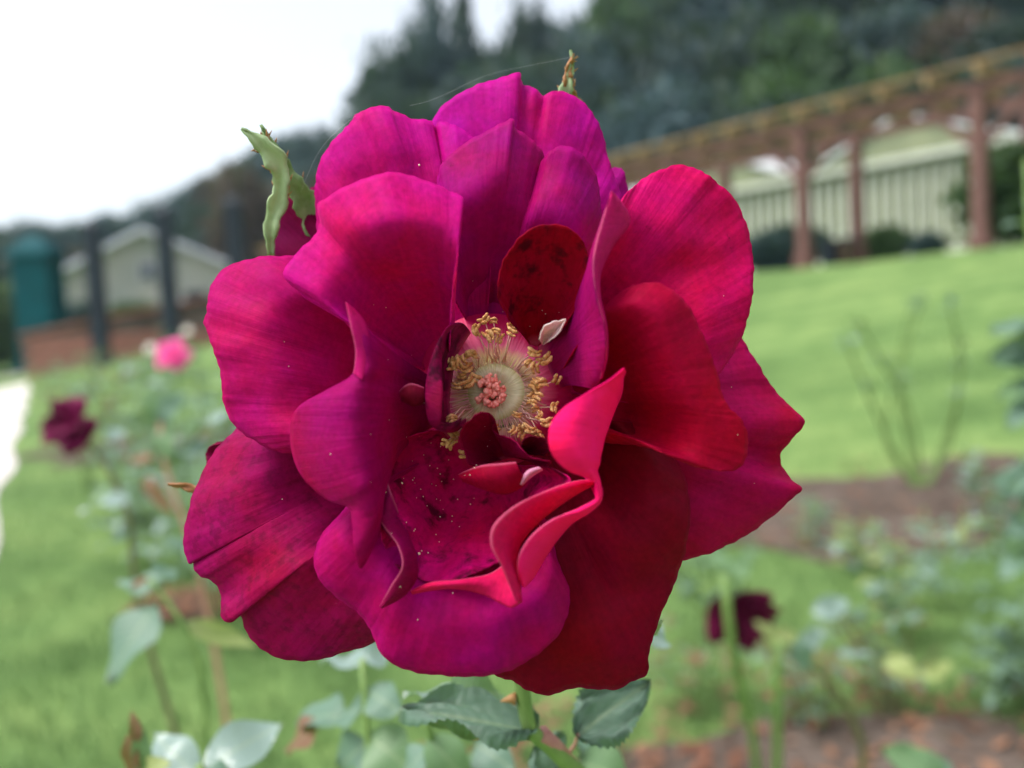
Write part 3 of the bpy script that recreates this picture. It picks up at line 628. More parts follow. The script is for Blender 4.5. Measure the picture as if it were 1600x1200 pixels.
def sepal(pts, wid, mat, fringe=0, seed=1, tipmat=None):
    """long pointed calyx leaf along a centre line (px, py, d) with half widths in px"""
    c = hermite(pts, 30); w = np.interp(np.linspace(0, 1, 30), np.linspace(0, 1, len(wid)), wid)
    G = np.zeros((5, 30, 3)); q = random.Random(seed)
    w = w * (1 + .13 * np.sin(np.arange(30) * 1.3 + seed) + .08 * np.sin(np.arange(30) * 2.9 + 2 * seed))
    tn = np.gradient(c[:, :2], axis=0); tn /= np.linalg.norm(tn, axis=1)[:, None]; nn = np.stack([-tn[:, 1], tn[:, 0]], 1)
    for i, s in enumerate((-1, -.5, 0, .5, 1)):
        G[i, :, :2] = c[:, :2] + nn * (w * s)[:, None]; G[i, :, 2] = c[:, 2] + abs(s) * w * .07 + .5 * np.sin(np.arange(30) * .8 + 2 * s + seed) * abs(s)
    m = MB(); V = [P(*G[i, j]) for i in range(5) for j in range(30)]
    m.add(V, [(i * 30 + j, i * 30 + j + 1, (i + 1) * 30 + j + 1, (i + 1) * 30 + j) for i in range(4) for j in range(29)])
    o = m.build('sepal', mat, rose); sm = o.modifiers.new('thickness', 'SOLIDIFY'); sm.thickness = .0005; sm.offset = 0
    if fringe:
        f = MB()
        for k in range(fringe):
            j = q.randint(12, 26); s = q.choice((-1, 1)); a = P(*(list(c[j, :2] + nn[j] * w[j] * s) + [c[j, 2]]))
            b = P(*(list(c[j, :2] + nn[j] * (w[j] + q.uniform(2, 9)) * s + tn[j] * q.uniform(2, 10)) + [c[j, 2]]))
            f.tube([a, b], [.00026, .00004], 4)
        f.build('fringe', M_SEPTIP, o)
    return o
sepal([(424, 400, -28), (424, 350, -26), (438, 300, -24), (436, 262, -22), (410, 226, -20), (377, 201, -18)], [4, 10, 15, 11, 17, 12, .5], M_SEPAL, 14, 1)
sepal([(520, 380, -32), (480, 318, -29), (450, 275, -26), (428, 234, -24), (407, 195, -22)], [24, 26, 16, 13, 8, .5], M_SEPAL, 10, 2)
sepal([(850, 260, -34), (880, 180, -32), (884, 140, -30), (893, 105, -29), (892, 78, -28)], [14, 16, 13, 5, .5], M_SEPAL, 8, 3)
sepal([(905, 170, -34), (890, 145, -31), (888, 112, -29), (896, 84, -28)], [10, 9, 5, .5], M_SEPTIP, 6, 4)
sepal([(400, 800, -34), (330, 778, -32), (296, 762, -31), (262, 757, -30)], [16, 11, 7, .5], M_SEPTIP, 0, 5)
sepal([(1000, 960, -34), (1022, 985, -32), (1030, 975, -30), (1034, 968, -30)], [14, 10, 5, .5], M_SEPAL, 0, 6)
# --- pollen grains fallen on the petals
bvh = BVHTree.FromPolygons([tuple(v) for v in petal_geo_v], petal_geo_f)
mb = MB(); pr = random.Random(5)
spots = [(655, 865, 2.2), (655, 258, 1.6), (628, 755, 1.8)]
for k in range(95):
    z = pr.random()
    if z < .55: spots.append((pr.gauss(680, 45), pr.gauss(760, 60), pr.uniform(.5, 1.1)))
    elif z < .8: spots.append((pr.uniform(560, 900), pr.uniform(480, 760), pr.uniform(.4, .8)))
    else: spots.append((pr.uniform(330, 1180), pr.uniform(180, 1000), pr.uniform(.4, .8)))
for x, y, s in spots:
    dv = (W(x, y, 1) - CAM).normalized(); hit = bvh.ray_cast(CAM, dv)
    if hit[0] is not None: mb.ball(hit[0] - dv * .0002, .00012 * s, (1, 1, 1), 6, 4)
tag(mb.build('pollen', M_POLLEN, rose), kind='stuff')

# ------------------------------------------------------------------ terrain and far setting
TX, TY = -0.6, 0.8                       # direction of the pergola along the terrace
NX, NY = 0.8, 0.6                        # uphill direction, away from the viewer to the right
TQ = 1.85
def zg(x, y):
    q = NX * x + NY * y
    u = min(max((q - 3.4) / 12.0, 0), 1)
    a = 0.12
    if u < a: r = u * u / (2 * a)
    elif u > 1 - a: r = (1 - a) - (1 - u) ** 2 / (2 * a)
    else: r = u - a / 2
    z = TQ * r / (1 - a)
    z += 0.03 * math.sin(x * 1.1 + y * .4) * math.sin(y * .7 - .3 * x) * min(1, max(0, y - 1) / 4)
    if q > 24:                              # wooded hill behind the terrace
        hq = q - 24
        z += 0.42 * hq * (1 - math.exp(-hq / 8))
    if y > 48:
        yc = min(y, 92); z += 0.16 * (yc - 48) * min(1, (yc - 48) / 20)
        if y > 100: z = max(-30, min(z, 30) - 0.5 * (y - 100))
    return z
def zg_c(x, y): return min(zg(x, y), 70)
def ground_px(px, py, zoff=0.0, far=60):
    d = W(px, py, 1) - CAM; t = 0.3
    while t < far:
        p = CAM + d * t
        if p.z <= zg(p.x, p.y) + zoff: return Vector((p.x, p.y, zg(p.x, p.y)))
        t *= 1.006
    p = CAM + d * t; return Vector((p.x, p.y, zg(p.x, p.y)))
def col_px(px, dist):
    """ground point below the line of sight at photo column px near the horizon, dist metres ahead"""
    p = W(px, 510 + (800 - px) * .052, dist); return Vector((p.x, p.y, zg_c(p.x, p.y)))
# ground sheet: finer near the viewer
def sheet(name, xs, ys, zf, mat, kind='structure'):
    V = [(x, y, zf(x, y)) for y in ys for x in xs]; n = len(xs)
    F_ = [(i * n + j, i * n + j + 1, (i + 1) * n + j + 1, (i + 1) * n + j) for i in range(len(ys) - 1) for j in range(n - 1)]
    return tag(link(name, mk_mesh(name, V, F_, True, mat)), kind=kind)
ys = [-400, -100, -30, -10, -4, -2, -1] + list(np.arange(0, 12, .35)) + list(np.arange(12, 48, 1.0)) + list(np.arange(48, 140, 4)) + [180, 260, 400, 700]
xs = [-700, -300, -150, -90] + list(np.arange(-70, -14, 4)) + list(np.arange(-14, 14, .5)) + list(np.arange(14, 40, 2)) + list(np.arange(40, 90, 5)) + [130, 200, 300, 700]
sheet('lawn', xs, ys, zg_c, M_LAWN)
# hill undergrowth laid over the wooded slope
hx = list(np.arange(-90, 100, 3.0)); hy = list(np.arange(20, 150, 3.0))
V = []; F_ = []; idx = {}
for y in hy:
    for x in hx:
        if NX * x + NY * y > 25 or y > 58:
            idx[(x, y)] = len(V); V.append((x, y, zg_c(x, y) + .05))
for y in hy:
    for x in hx:
        k = [(x, y), (x + 3, y), (x + 3, y + 3), (x, y + 3)]
        if all(q in idx for q in k): F_.append(tuple(idx[q] for q in k))
tag(link('hill', mk_mesh('hill', V, F_, True, M_HILL)), kind='structure')
# pale path on the far left
def edge_line(y): return -3.9 - (y - 7) * 0.509
V = []; yy = list(np.arange(3.0, 34, .6))
for y in yy:
    x1 = edge_line(y) + .05 * math.sin(y * 1.7); x0 = x1 - 3.2
    for k in range(5):
        x = x0 + (x1 - x0) * k / 4; V.append((x, y, zg(x, y) + .012))
F_ = [(i * 5 + j, i * 5 + j + 1, (i + 1) * 5 + j + 1, (i + 1) * 5 + j) for i in range(len(yy) - 1) for j in range(4)]
tag(link('path', mk_mesh('path', V, F_, True, M_PATH)), kind='structure')
# soil beds with ragged outlines
def bed(name, c, rx, ry, seed, rot=0.0):
    q = random.Random(seed); n = 40; V = [(c.x, c.y, zg(c.x, c.y) + .03)]; F_ = []
    for ring in (0.5, 1.0):
        for k in range(n):
            a = 6.2832 * k / n; r = ring * (1 + .16 * math.sin(3 * a + seed) + .10 * math.sin(7 * a + 2 * seed) + q.uniform(-.05, .05))
            x = c.x + rx * r * math.cos(a) * math.cos(rot) - ry * r * math.sin(a) * math.sin(rot); y = c.y + rx * r * math.cos(a) * math.sin(rot) + ry * r * math.sin(a) * math.cos(rot)
            V.append((x, y, zg(x, y) + (.035 if ring < 1 else .008)))
    for k in range(n):
        F_.append((0, 1 + k, 1 + (k + 1) % n)); F_.append((1 + k, 1 + n + k, 1 + n + (k + 1) % n, 1 + (k + 1) % n))
    return tag(link(name, mk_mesh(name, V, F_, True, M_SOIL)), kind='structure')
b_right = ground_px(1370, 800); b_left = ground_px(310, 690); b_ll = ground_px(320, 950); b_br = ground_px(1330, 1190)
bed('soil_bed', b_right, 1.15, .75, 1, .1); bed('soil_bed', b_left, 1.6, 1.4, 2, .9); bed('soil_bed', b_ll, .30, .22, 3); bed('soil_bed', b_br, .6, .2, 4)
# grass blades on the near lawn
gr = random.Random(21); V = []; F_ = []
for k in range(52000):
    y = 1.3 + 7.5 * gr.random() ** 1.7; x = gr.uniform(-.66, .66) * (y + .6)
    if x < edge_line(y) + .05: continue
    skip = False
    for c, a, b in ((b_right, 1.1, .7), (b_br, .5, .17)):
        if ((x - c.x) / a) ** 2 + ((y - c.y) / b) ** 2 < 1 and gr.random() < .9: skip = True
    if skip: continue
    z = zg(x, y); h = gr.uniform(.02, .05); a = gr.uniform(0, 6.28); w = gr.uniform(.0018, .0035); lx, ly = gr.uniform(-.02, .02), gr.uniform(-.02, .02)
    n = len(V); ca, sa = math.cos(a) * w, math.sin(a) * w
    V += [(x - ca, y - sa, z), (x + ca, y + sa, z), (x + ca * .7 + lx * .4, y + sa * .7 + ly * .4, z + h * .6), (x - ca * .7 + lx * .4, y - sa * .7 + ly * .4, z + h * .6), (x + lx, y + ly, z + h)]
    F_ += [(n, n + 1, n + 2, n + 3), (n + 3, n + 2, n + 4)]
tag(link('grass', mk_mesh('grass', V, F_, False, M_GRASS)), 'short green lawn grass around the rose bushes', 'grass', kind='stuff')
# leaf litter on the beds
V = []; F_ = []
for k in range(1500):
    c, a, b = gr.choice(((b_right, 1.2, .8), (b_br, 1.0, .4), (b_left, 1.6, 1.4), (b_ll, .3, .22)))
    an, r = gr.uniform(0, 6.28), math.sqrt(gr.random()); x = c.x + a * r * math.cos(an); y = c.y + b * r * math.sin(an); z = zg(x, y) + .04
    s = gr.uniform(.012, .032); t = gr.uniform(0, 6.28); n = len(V); u = Vector((math.cos(t), math.sin(t), gr.uniform(-.4, .4))) * s; v = Vector((-math.sin(t), math.cos(t), gr.uniform(-.4, .4))) * s * .55; p = Vector((x, y, z))
    V += [tuple(p - u), tuple(p - v), tuple(p + u), tuple(p + v)]; F_.append((n, n + 1, n + 2, n + 3))
tag(link('fallen_leaves', mk_mesh('fallen_leaves', V, F_, False, M_LITTER)), 'dry brown fallen leaves scattered on the soil beds', 'leaves', kind='stuff')

# ------------------------------------------------------------------ pergola
tdir = Vector((TX, TY, 0)).normalized(); ndir = Vector((NX, NY, 0)).normalized(); ZU = Vector((0, 0, 1))
PB = Vector((8.2, 16.0, 0)); PB.z = zg(PB.x, PB.y)
pz = TQ - .02
perg = empty('pergola', (PB.x, PB.y, pz), 'long red-brown timber pergola on the terrace above the lawn', 'pergola')
HP = 2.74
def pp(s, n, z): return Vector((PB.x, PB.y, pz)) + tdir * s + ndir * n + ZU * z
pm = mk_mesh('post', *(lambda m: (m.box((0, 0, HP / 2 - .1), tdir, ndir, ZU, .11, .11, HP / 2 + .1), m.box((0, 0, .12), tdir, ndir, ZU, .16, .16, .22), (m.v, m.f))[2])(MB()), False, M_WOOD)
brm = {}
for row, n in (('front', 0.0), ('back', 1.9)):
    for k in range(-2, 9):
        s = k * 3.55
        p = pp(s, n, 0)
        link('post', pm, None, perg, mw=Matrix.Translation(p))
        for sg in ((-1, 1) if row == 'front' else ()):
            m = MB(); m.beam(pp(s + sg * .12, n, HP - .85), pp(s + sg * .85, n, HP - .12), .09, .12); m.build('brace', M_WOOD, perg, False)
    m = MB(); m.beam(pp(-9, n, HP + .10), pp(31.5, n, HP + .10), .12, .18); m.build('beam', M_WOOD, perg, False)
m = MB(); m.beam(pp(0, -.45, 0), pp(0, 2.25, 0), .10, .22)
raft = mk_mesh('rafter', [Vector(v) - pp(0, 0, 0) for v in m.v], m.f, False, M_RAFT)
for k in range(46):
    s = -9 + k * .88
    link('rafter', raft, None, perg, mw=Matrix.Translation(pp(s, 0, HP + .305)))
for j in range(2):                           # battens laid across the rafters
    m = MB(); n = -.3 + j * 2.4; m.beam(pp(-9, n, HP + .45), pp(31.5, n, HP + .45), .09, .06); m.build('batten', M_RAFT, perg, False)
# two dark bins standing by a post
for i, (px, dist, c) in enumerate(((1300, 19.6, 'a'), (1328, 19.4, 'b'))):
    p = col_px(px, dist); m = MB(); m.box(p + ZU * .3, tdir, ndir, ZU, .13, .13, .3, 1.12); r = empty('bin', p, ('dark bin left of the other under the pergola', 'dark brown bin right of the other under the pergola')[i], 'bin', 'bins under the pergola')
    m.build('body', M_DARKPOST if i == 0 else M_BARK, r, False); m = MB(); m.box(p + ZU * .625, tdir, ndir, ZU, .16, .16, .025, .8); m.build('lid', M_DARKPOST, r, False)

# ------------------------------------------------------------------ glasshouse behind the pergola
def gq(s, q, z):   # s along the terrace, q uphill distance
    o = Vector((PB.x, PB.y, 0)); base = NX * PB.x + NY * PB.y
    return o + tdir * s + ndir * (q - base) + ZU * z
GQ = 22.5; GZ0, GZ1 = 1.8, 4.7
gh = empty('glasshouse', gq(12, GQ, 2.0), 'long pale glasshouse with white gabled roofs behind the pergola', 'glasshouse')
S0, S1 = -2.5, 30.0
m = MB(); m.beam(gq(S0, GQ + 3.2, (GZ0 + GZ1) / 2), gq(S1, GQ + 3.2, (GZ0 + GZ1) / 2), 6.0, GZ1 - GZ0); m.build('wall', M_GLASSW, gh, False)
m = MB(); m.beam(gq(S0 - .1, GQ + .1, GZ0 + .28), gq(S1, GQ + .1, GZ0 + .28), .3, .6); m.build('plinth', M_SLAT, gh, False)
m = MB(); m.box((0, 0, 0), tdir, ndir, ZU, .055, .05, (GZ1 - GZ0) / 2 - .3)
bar = mk_mesh('glazing_bar', m.v, m.f, False, M_SLAT)
for k in range(96):
    s = S0 + .2 + k * .335
    link('glazing_bar', bar, None, gh, mw=Matrix.Translation(gq(s, GQ + .12, (GZ0 + GZ1) / 2 + .15)))
m = MB(); m.beam(gq(S0 - .2, GQ, GZ1 + .05), gq(S1, GQ, GZ1 + .05), .35, .14); m.build('gutter', M_SLAT, gh, False)
for i, s in enumerate((5.0, 10.9, 16.8, 22.7)):     # cross gables
    hw, hh, dq = 2.93, 1.15, 6.4
    A = [gq(s - hw, GQ - .2, GZ1 + .1), gq(s, GQ - .2, GZ1 + hh), gq(s + hw, GQ - .2, GZ1 + .1), gq(s - hw, GQ + dq, GZ1 + .1), gq(s, GQ + dq, GZ1 + hh), gq(s + hw, GQ + dq, GZ1 + .1)]
    m = MB(); m.add([v + ZU * .05 for v in A] + [v - ZU * .02 for v in A], [(0, 1, 4, 3), (1, 2, 5, 4), (6, 9, 10, 7), (7, 10, 11, 8), (0, 6, 7, 1), (1, 7, 8, 2), (3, 4, 10, 9), (4, 5, 11, 10), (0, 3, 9, 6), (2, 8, 11, 5)])
    rf = m.build('roof', M_WHITE, gh, False)
    m = MB(); m.add([A[0] + ndir * .15, A[1] + ndir * .15 - ZU * .08, A[2] + ndir * .15], [(0, 2, 1)]); m.build('gable_panel', M_GLASSW, rf, False)
# low clumps and blue things standing at the foot of the glasshouse: small shrubs

# ------------------------------------------------------------------ vegetation
def leaf_mesh(name, mat, nl=7, serr=0.0, fold=.18, droop=.18, wavy=0.0, seed=0, nw=1):
    """unit leaf along +X, width about .62, base at origin, midrib folded, tip pointed"""
    q = random.Random(seed); V = []; F_ = []
    rows = 2 * nw + 1
    for i in range(nl + 1):
        u = i / nl
        w = .31 * (math.sin(math.pi * min(u ** .78, 1)) ** .85 if 0 < u < 1 else 0)
        for k in range(-nw, nw + 1):
            f = k / nw; ww = w
            if serr and abs(k) == nw and 0 < i < nl: ww = w * (1 + serr * (1 if i % 2 else -1))
            V.append((u - (.02 if serr and i % 2 and abs(k) == nw else 0), f * ww, abs(f) * fold * w - droop * u * u + wavy * math.sin(u * 9 + k * 2 + seed) * abs(f) * .08))
    for i in range(nl):
        for j in range(rows - 1):
            a = i * rows + j; F_.append((a, a + 1, a + rows + 1, a + rows))
    return mk_mesh(name, V, F_, True, mat)
LEAF = {}
for nm_, mt in (('blue', ML_BLUE), ('green', ML_GRN), ('yellow', ML_YEL), ('red', ML_RED), ('pale', ML_PALE)):
    LEAF[nm_] = [leaf_mesh('leaf', mt, 8, .0, .35 * (k + 1) / 3, .12 + .1 * k, 1, k) for k in range(3)]
HERO = [leaf_mesh('leaf', ML_BLUE, 34, .055, .35, .16, 1.6, 5 + k, 5) for k in range(3)]
def put_leaf(parent, p0, p1, width=None, roll=0.0, kind='green', var=None, face=None):
    """leaf from p0 to p1 (world), its upper face turned towards `face` then rolled"""
    d = p1 - p0; L = d.length; ex = d / L
    f = face if face is not None else ZU
    ey = f.cross(ex)
    if ey.length < 1e-4: ey = Rt.copy()
    ey.normalize(); ez = ex.cross(ey)
    rot = Matrix((ex, ey, ez)).transposed().to_4x4() @ Matrix.Rotation(roll, 4, 'X')
    ms = HERO if kind == 'hero' else LEAF[kind]
    me = ms[var if var is not None else rnd.randrange(3)]
    wsc = (width / .62) if width else L
    sc = Matrix.Diagonal((L, wsc, (L + wsc) / 2, 1))
    return link('leaf', me, None, parent, mw=Matrix.Translation(p0) @ rot @ sc)
def cane(parent, pts, r0, r1, mat=M_STEM, n=7, name='stem'):
    q = hermite([tuple(p) for p in pts], max(8, 5 * len(pts))); m = MB(); m.tube(q, list(np.linspace(r0, r1, len(q))), n); return m.build(name, mat, parent)
def spray(parent, a, direction, size, q, kinds, sides=2):
    """compound leaf: leafstalk with leaflets in pairs and one at the end"""
    d = direction.normalized(); side = d.cross(ZU)
    if side.length < .05: side = Vector((1, 0, 0))
    side.normalize(); tip = a + d * size * 1.6
    for i in range(sides):
        b = a.lerp(tip, .35 + .38 * i)
        for sg in (-1, 1):
            e = b + (side * sg + d * .55 + ZU * q.uniform(-.35, .15)).normalized() * size * q.uniform(.7, 1.0)
            put_leaf(parent, b, e, None, q.uniform(-.5, .5), q.choice(kinds))
    put_leaf(parent, tip, tip + (d + ZU * q.uniform(-.4, .1)).normalized() * size, None, q.uniform(-.4, .4), q.choice(kinds))
    m = MB(); m.tube([a, a.lerp(tip, .5) + ZU * size * .06, tip], [size * .025, size * .02, size * .012], 5); m.build('leafstalk', M_STEM, parent)
def bush(base, h, nst, nsp, label, seed, kinds=('green', 'blue'), size=.045, spread=.35, group=None, mat=M_STEM, toward=None, lowest=.3):
    q = random.Random(seed); r = empty('rose_bush', base, label, 'rose bush', group)
    for k in range(nst):
        a = q.uniform(0, 6.28); sp = q.uniform(.3, 1) * spread * h
        off = Vector((math.cos(a) * sp, math.sin(a) * sp, 0))
        if toward is not None: off += toward * q.uniform(.4, 1.0)
        hh = h * q.uniform(.72, 1.0)
        pts = [base + Vector((off.x * .05, off.y * .05, -.02)), base + off * .35 + ZU * hh * .45 + Vector((q.uniform(-.03, .03), q.uniform(-.03, .03), 0)), base + off * .75 + ZU * hh * .8, base + off + ZU * hh]
        cane(r, pts, .0055 * (h / .9) ** .5, .0022, mat)
        c = hermite([tuple(p) for p in pts], 40)
        for j in range(nsp):
            u = q.uniform(lowest, 1.0); p = Vector(c[int(u * 39)]); b = q.uniform(0, 6.28)
            spray(r, p, Vector((math.cos(b), math.sin(b), q.uniform(-.1, .5))), size * q.uniform(.7, 1.15), q, kinds)
    return r
def small_rose(parent, c, rad, face, mat, color, seed, npet=9, name='petal'):
    """a distant bloom: overlapping cupped petals round a centre"""
    q = random.Random(seed); f = face.normalized(); a0 = f.cross(ZU).normalized(); b0 = f.cross(a0)
    for k in range(npet):
        an = k * 2.4 + q.uniform(-.2, .2); inner = k / npet; rr_ = rad * (1.08 - .55 * inner); tilt = .15 + .9 * inner
        dr = a0 * math.cos(an) + b0 * math.sin(an); sd = f.cross(dr)
        G = []; n1, n2 = 7, 9
        for i in range(n1):
            for j in range(n2):
                s = i / (n1 - 1); t = (j / (n2 - 1) - .5) * 2
                w = (.15 + .85 * math.sin(min(1, s * 1.05 + .1) * 1.75)) * .72 * rr_
                p = c + dr * (rr_ * s * (math.cos(tilt) * (1 - .12 * t * t))) + sd * (w * t) + f * (rr_ * (s * math.sin(tilt) + .22 * s * t * t - .22 * s ** 4 * (1 - inner)) + inner * rad * .15)
                G.append(p + f * (math.sin(t * 4 + k) * .04 * rad * s))
        m = MB(); m.add(G, [(i * n2 + j, i * n2 + j + 1, (i + 1) * n2 + j + 1, (i + 1) * n2 + j) for i in range(n1 - 1) for j in range(n2 - 1)])
        o = m.build(name, mat, parent); o.color = tuple(color) + (1,)
        sm = o.modifiers.new('thickness', 'SOLIDIFY'); sm.thickness = .0005
def bloom(parent, c, rad, face, mat, color, seed, npet=9): small_rose(parent, c, rad, face, mat, color, seed, npet)

# --- leaves of the front rose itself
def hl(x0, y0, z0, x1, y1, z1, w, roll=0.0, kind='hero', var=0, face=None, parent=None):
    f = face if face is not None else (-Fw + Up * 1.1).normalized()
    return put_leaf(parent or rose, W(x0, y0, z0), W(x1, y1, z1), w, roll, kind, var, f)
hl(838, 1146, .207, 628, 1092, .208, .0135, .25, var=0)
hl(838, 1160, .224, 880, 1200, .222, .012, .3, var=1)
hl(900, 1152, .212, 1016, 1058, .216, .0150, .15, var=1)
hl(700, 1080, .225, 800, 1075, .235, .012, .2, 'green', 1)
hl(720, 1092, .222, 630, 1072, .230, .010, .7, 'pale', 0)
cane(rose, [P(880, 1185, -58), W(897, 1165, .213), W(903, 1146, .212)], .0006, .0004, M_STEMR, 6, 'leafstalk')
cane(rose, [P(850, 1155, -54), W(842, 1150, .2085), W(836, 1144, .207)], .0006, .0004, M_STEMR, 6, 'leafstalk')

# --- neighbouring shoots of the same bed, just behind the flower
ra = random.Random(31)
b1 = Vector((-.05, .32, 0)); sh = empty('rose_shoot', b1, 'leafy green shoots with blue-green leaves directly below the big rose', 'rose shoot')
cane(sh, [b1, Vector((-.05, .31, .5)), W(700, 1230, .30), W(672, 1150, .29), W(665, 1120, .285)], .003, .0012)
cane(sh, [b1, Vector((-.08, .31, .5)), W(580, 1240, .33), W(572, 1120, .33), W(566, 1030, .33)], .003, .0012)
for a in [(668, 1150, .29, 735, 1225, .285, .013, .2, 'green'), (668, 1170, .29, 620, 1215, .29, .012, .4, 'blue'), (566, 1040, .33, 500, 1015, .345, .014, .5, 'pale'), (566, 1030, .33, 610, 1008, .335, .012, .3, 'pale'),
          (575, 1080, .33, 622, 1110, .32, .014, .3, 'blue'), (572, 1110, .33, 520, 1112, .34, .015, .2, 'blue'), (540, 1120, .34, 452, 1108, .35, .017, .2, 'blue'), (575, 1150, .33, 640, 1200, .32, .020, .3, 'green'), (575, 1160, .33, 520, 1200, .33, .017, -.2, 'blue'),
          (560, 1190, .33, 600, 1240, .32, .018, 0, 'green'), (740, 1160, .30, 800, 1200, .29, .014, .3, 'blue'), (735, 1175, .30, 780, 1240, .29, .016, .1, 'green'), (905, 1190, .28, 990, 1215, .28, .016, .1, 'green'), (905, 1180, .28, 960, 1150, .30, .012, .2, 'blue'), (500, 1130, .34, 440, 1170, .34, .015, .4, 'red'), (1020, 1010, .26, 1038, 968, .27, .009, .6, 'pale')]:
    hl(*a[:8], kind=a[8], var=None, parent=sh)
b2 = Vector((-.14, .34, 0)); bd = empty('rose_shoot', b2, 'shoot with an orange-tipped bud and broad grey-green leaves at the bottom left', 'rose shoot')
cane(bd, [b2, Vector((-.14, .33, .5)), W(330, 1320, .30), W(318, 1250, .30), W(312, 1195, .30)], .003, .0014)
cane(bd, [W(318, 1250, .30), W(262, 1235, .29), W(224, 1210, .285)], .0014, .001)
for a in [(316, 1205, .30, 438, 1122, .31, .0165, .15, 'pale'), (306, 1212, .30, 236, 1142, .31, .0135, -.1, 'pale'), (226, 1215, .285, 216, 1128, .283, .006, .3, 'green'), (212, 1215, .285, 196, 1148, .282, .006, -.3, 'red'), (224, 1210, .284, 252, 1192, .28, .008, .2, 'yellow'), (216, 1160, .283, 206, 1112, .283, .0035, .2, 'red'), (410, 1260, .31, 470, 1215, .32, .013, .2, 'blue'), (310, 1205, .30, 345, 1250, .29, .016, .2, 'blue')]:
    hl(*a[:8], kind=a[8], var=None, parent=bd)
b3 = Vector((-.19, .46, 0)); bl = empty('rose_shoot', b3, 'thin shoot with one large hanging grey-green leaf left of the rose', 'rose shoot')
cane(bl, [b3, Vector((-.19, .46, .6)), W(300, 1000, .46), W(262, 940, .46), W(232, 905, .46)], .003, .0012)
for a in [(246, 940, .46, 158, 1062, .44, .026, .2, 'blue'), (252, 920, .46, 180, 902, .47, .014, .2, 'blue'), (240, 905, .46, 276, 880, .47, .013, .2, 'blue'), (280, 975, .47, 400, 1005, .47, .011, .3, 'yellow'), (232, 905, .46, 206, 912, .45, .005, 0, 'red')]:
    hl(*a[:8], kind=a[8], var=None, parent=bl)

# --- left: dark red rose with glossy leaves
b4 = Vector((-.33, .95, 0)); dl = empty('rose_bush', b4, 'slender bush with a drooping dark red bloom and glossy leaves left of the rose', 'rose bush')
cane(dl, [b4, Vector((-.34, .95, .4)), W(210, 900, .92), W(200, 800, .92), W(160, 720, .92), W(120, 672, .92)], .005, .0022, M_STEMB)
cane(dl, [b4, Vector((-.30, .92, .4)), W(300, 850, .86), W(262, 740, .86), W(250, 660, .86)], .005, .002, M_STEMR)
cane(dl, [W(262, 740, .86), W(290, 700, .86), W(340, 640, .86)], .002, .0015)
bloom(dl, W(115, 664, .92), .030, (-Fw + Up * .3 - Rt * .2), M_DROSE, (1, 1, 1), 3, 8)
for a in [(262, 715, .86, 330, 690, .86, .015, .8, 'pale'), (185, 700, .9, 165, 735, .9, .018, .3, 'blue'), (172, 690, .9, 190, 660, .92, .018, .5, 'pale'), (250, 670, .86, 235, 600, .86, .022, .4, 'green'), (252, 665, .86, 262, 720, .85, .02, .2, 'green'), (245, 660, .86, 285, 610, .86, .02, .5, 'blue'), (240, 720, .88, 190, 712, .9, .014, .2, 'red'), (228, 745, .88, 262, 800, .86, .016, .4, 'red'), (210, 830, .9, 150, 850, .9, .016, .4, 'blue'), (300, 870, .86, 262, 830, .86, .02, .4, 'blue'), (295, 850, .86, 330, 900, .84, .02, .3, 'green')]:
    hl(*a[:8], kind=a[8], var=None, parent=dl)
GZ = (Up - Fw * .22).normalized()
hl(212, 778, .9, 122, 790, .885, .030, 0, 'pale', 0, GZ, dl); hl(275, 690, .86, 364, 630, .845, .026, 0, 'pale', 0, GZ, dl); hl(262, 716, .86, 330, 690, .85, .028, 0, 'pale', 1, GZ, dl)
# --- right: dark red rose seen low among stems
b5 = ground_px(1180, 1300); dr_ = empty('rose_bush', b5, 'small bush with a dark red bloom and bright stems at the lower right', 'rose bush')
cane(dr_, [b5, W(1215, 1180, .95), W(1214, 1080, .85), W(1216, 1000, .84)], .007, .004)
cane(dr_, [b5, W(1170, 1120, .95), W(1142, 1000, .84), W(1132, 900, .82)], .006, .004)
cane(dr_, [b5, W(1340, 1140, .98), W(1300, 1070, .95), W(1230, 1020, .9)], .006, .003, M_STEMB)
bloom(dr_, W(1158, 960, .88), .034, (-Fw - Up * .35 + Rt * .3), M_DROSE, (1, 1, 1), 8, 9)
for a in [(1216, 1010, .84, 1186, 968, .84, .02, .2, 'yellow'), (1216, 1000, .84, 1246, 982, .85, .018, .3, 'yellow'), (1380, 1030, 1.0, 1440, 1055, .98, .026, .2, 'yellow'), (1440, 1060, 1.0, 1490, 1032, 1.0, .018, .3, 'yellow'), (1250, 1010, .9, 1290, 985, .9, .02, .6, 'pale'), (1370, 1040, 1.0, 1318, 1005, 1.0, .03, .8, 'pale'), (1270, 960, .95, 1330, 935, .95, .025, .4, 'pale'), (1140, 900, .83, 1175, 870, .83, .02, .4, 'green'), (1130, 890, .83, 1110, 850, .85, .02, .3, 'green'), (1240, 1000, .88, 1270, 1050, .87, .022, .3, 'blue')]:
    hl(*a[:8], kind=a[8], var=None, parent=dr_)
b6 = ground_px(1420, 1290); 
hl_p = empty('rose_shoot', b6, 'light green shoot with a broad leaf at the bottom right edge', 'rose shoot')
cane(hl_p, [b6, W(1440, 1260, .6), W(1432, 1215, .55)], .004, .002)
hl(1470, 1230, .55, 1408, 1160, .54, .028, .2, 'green', None, None, hl_p); hl(1432, 1220, .55, 1500, 1190, .56, .02, .5, 'blue', None, None, hl_p)

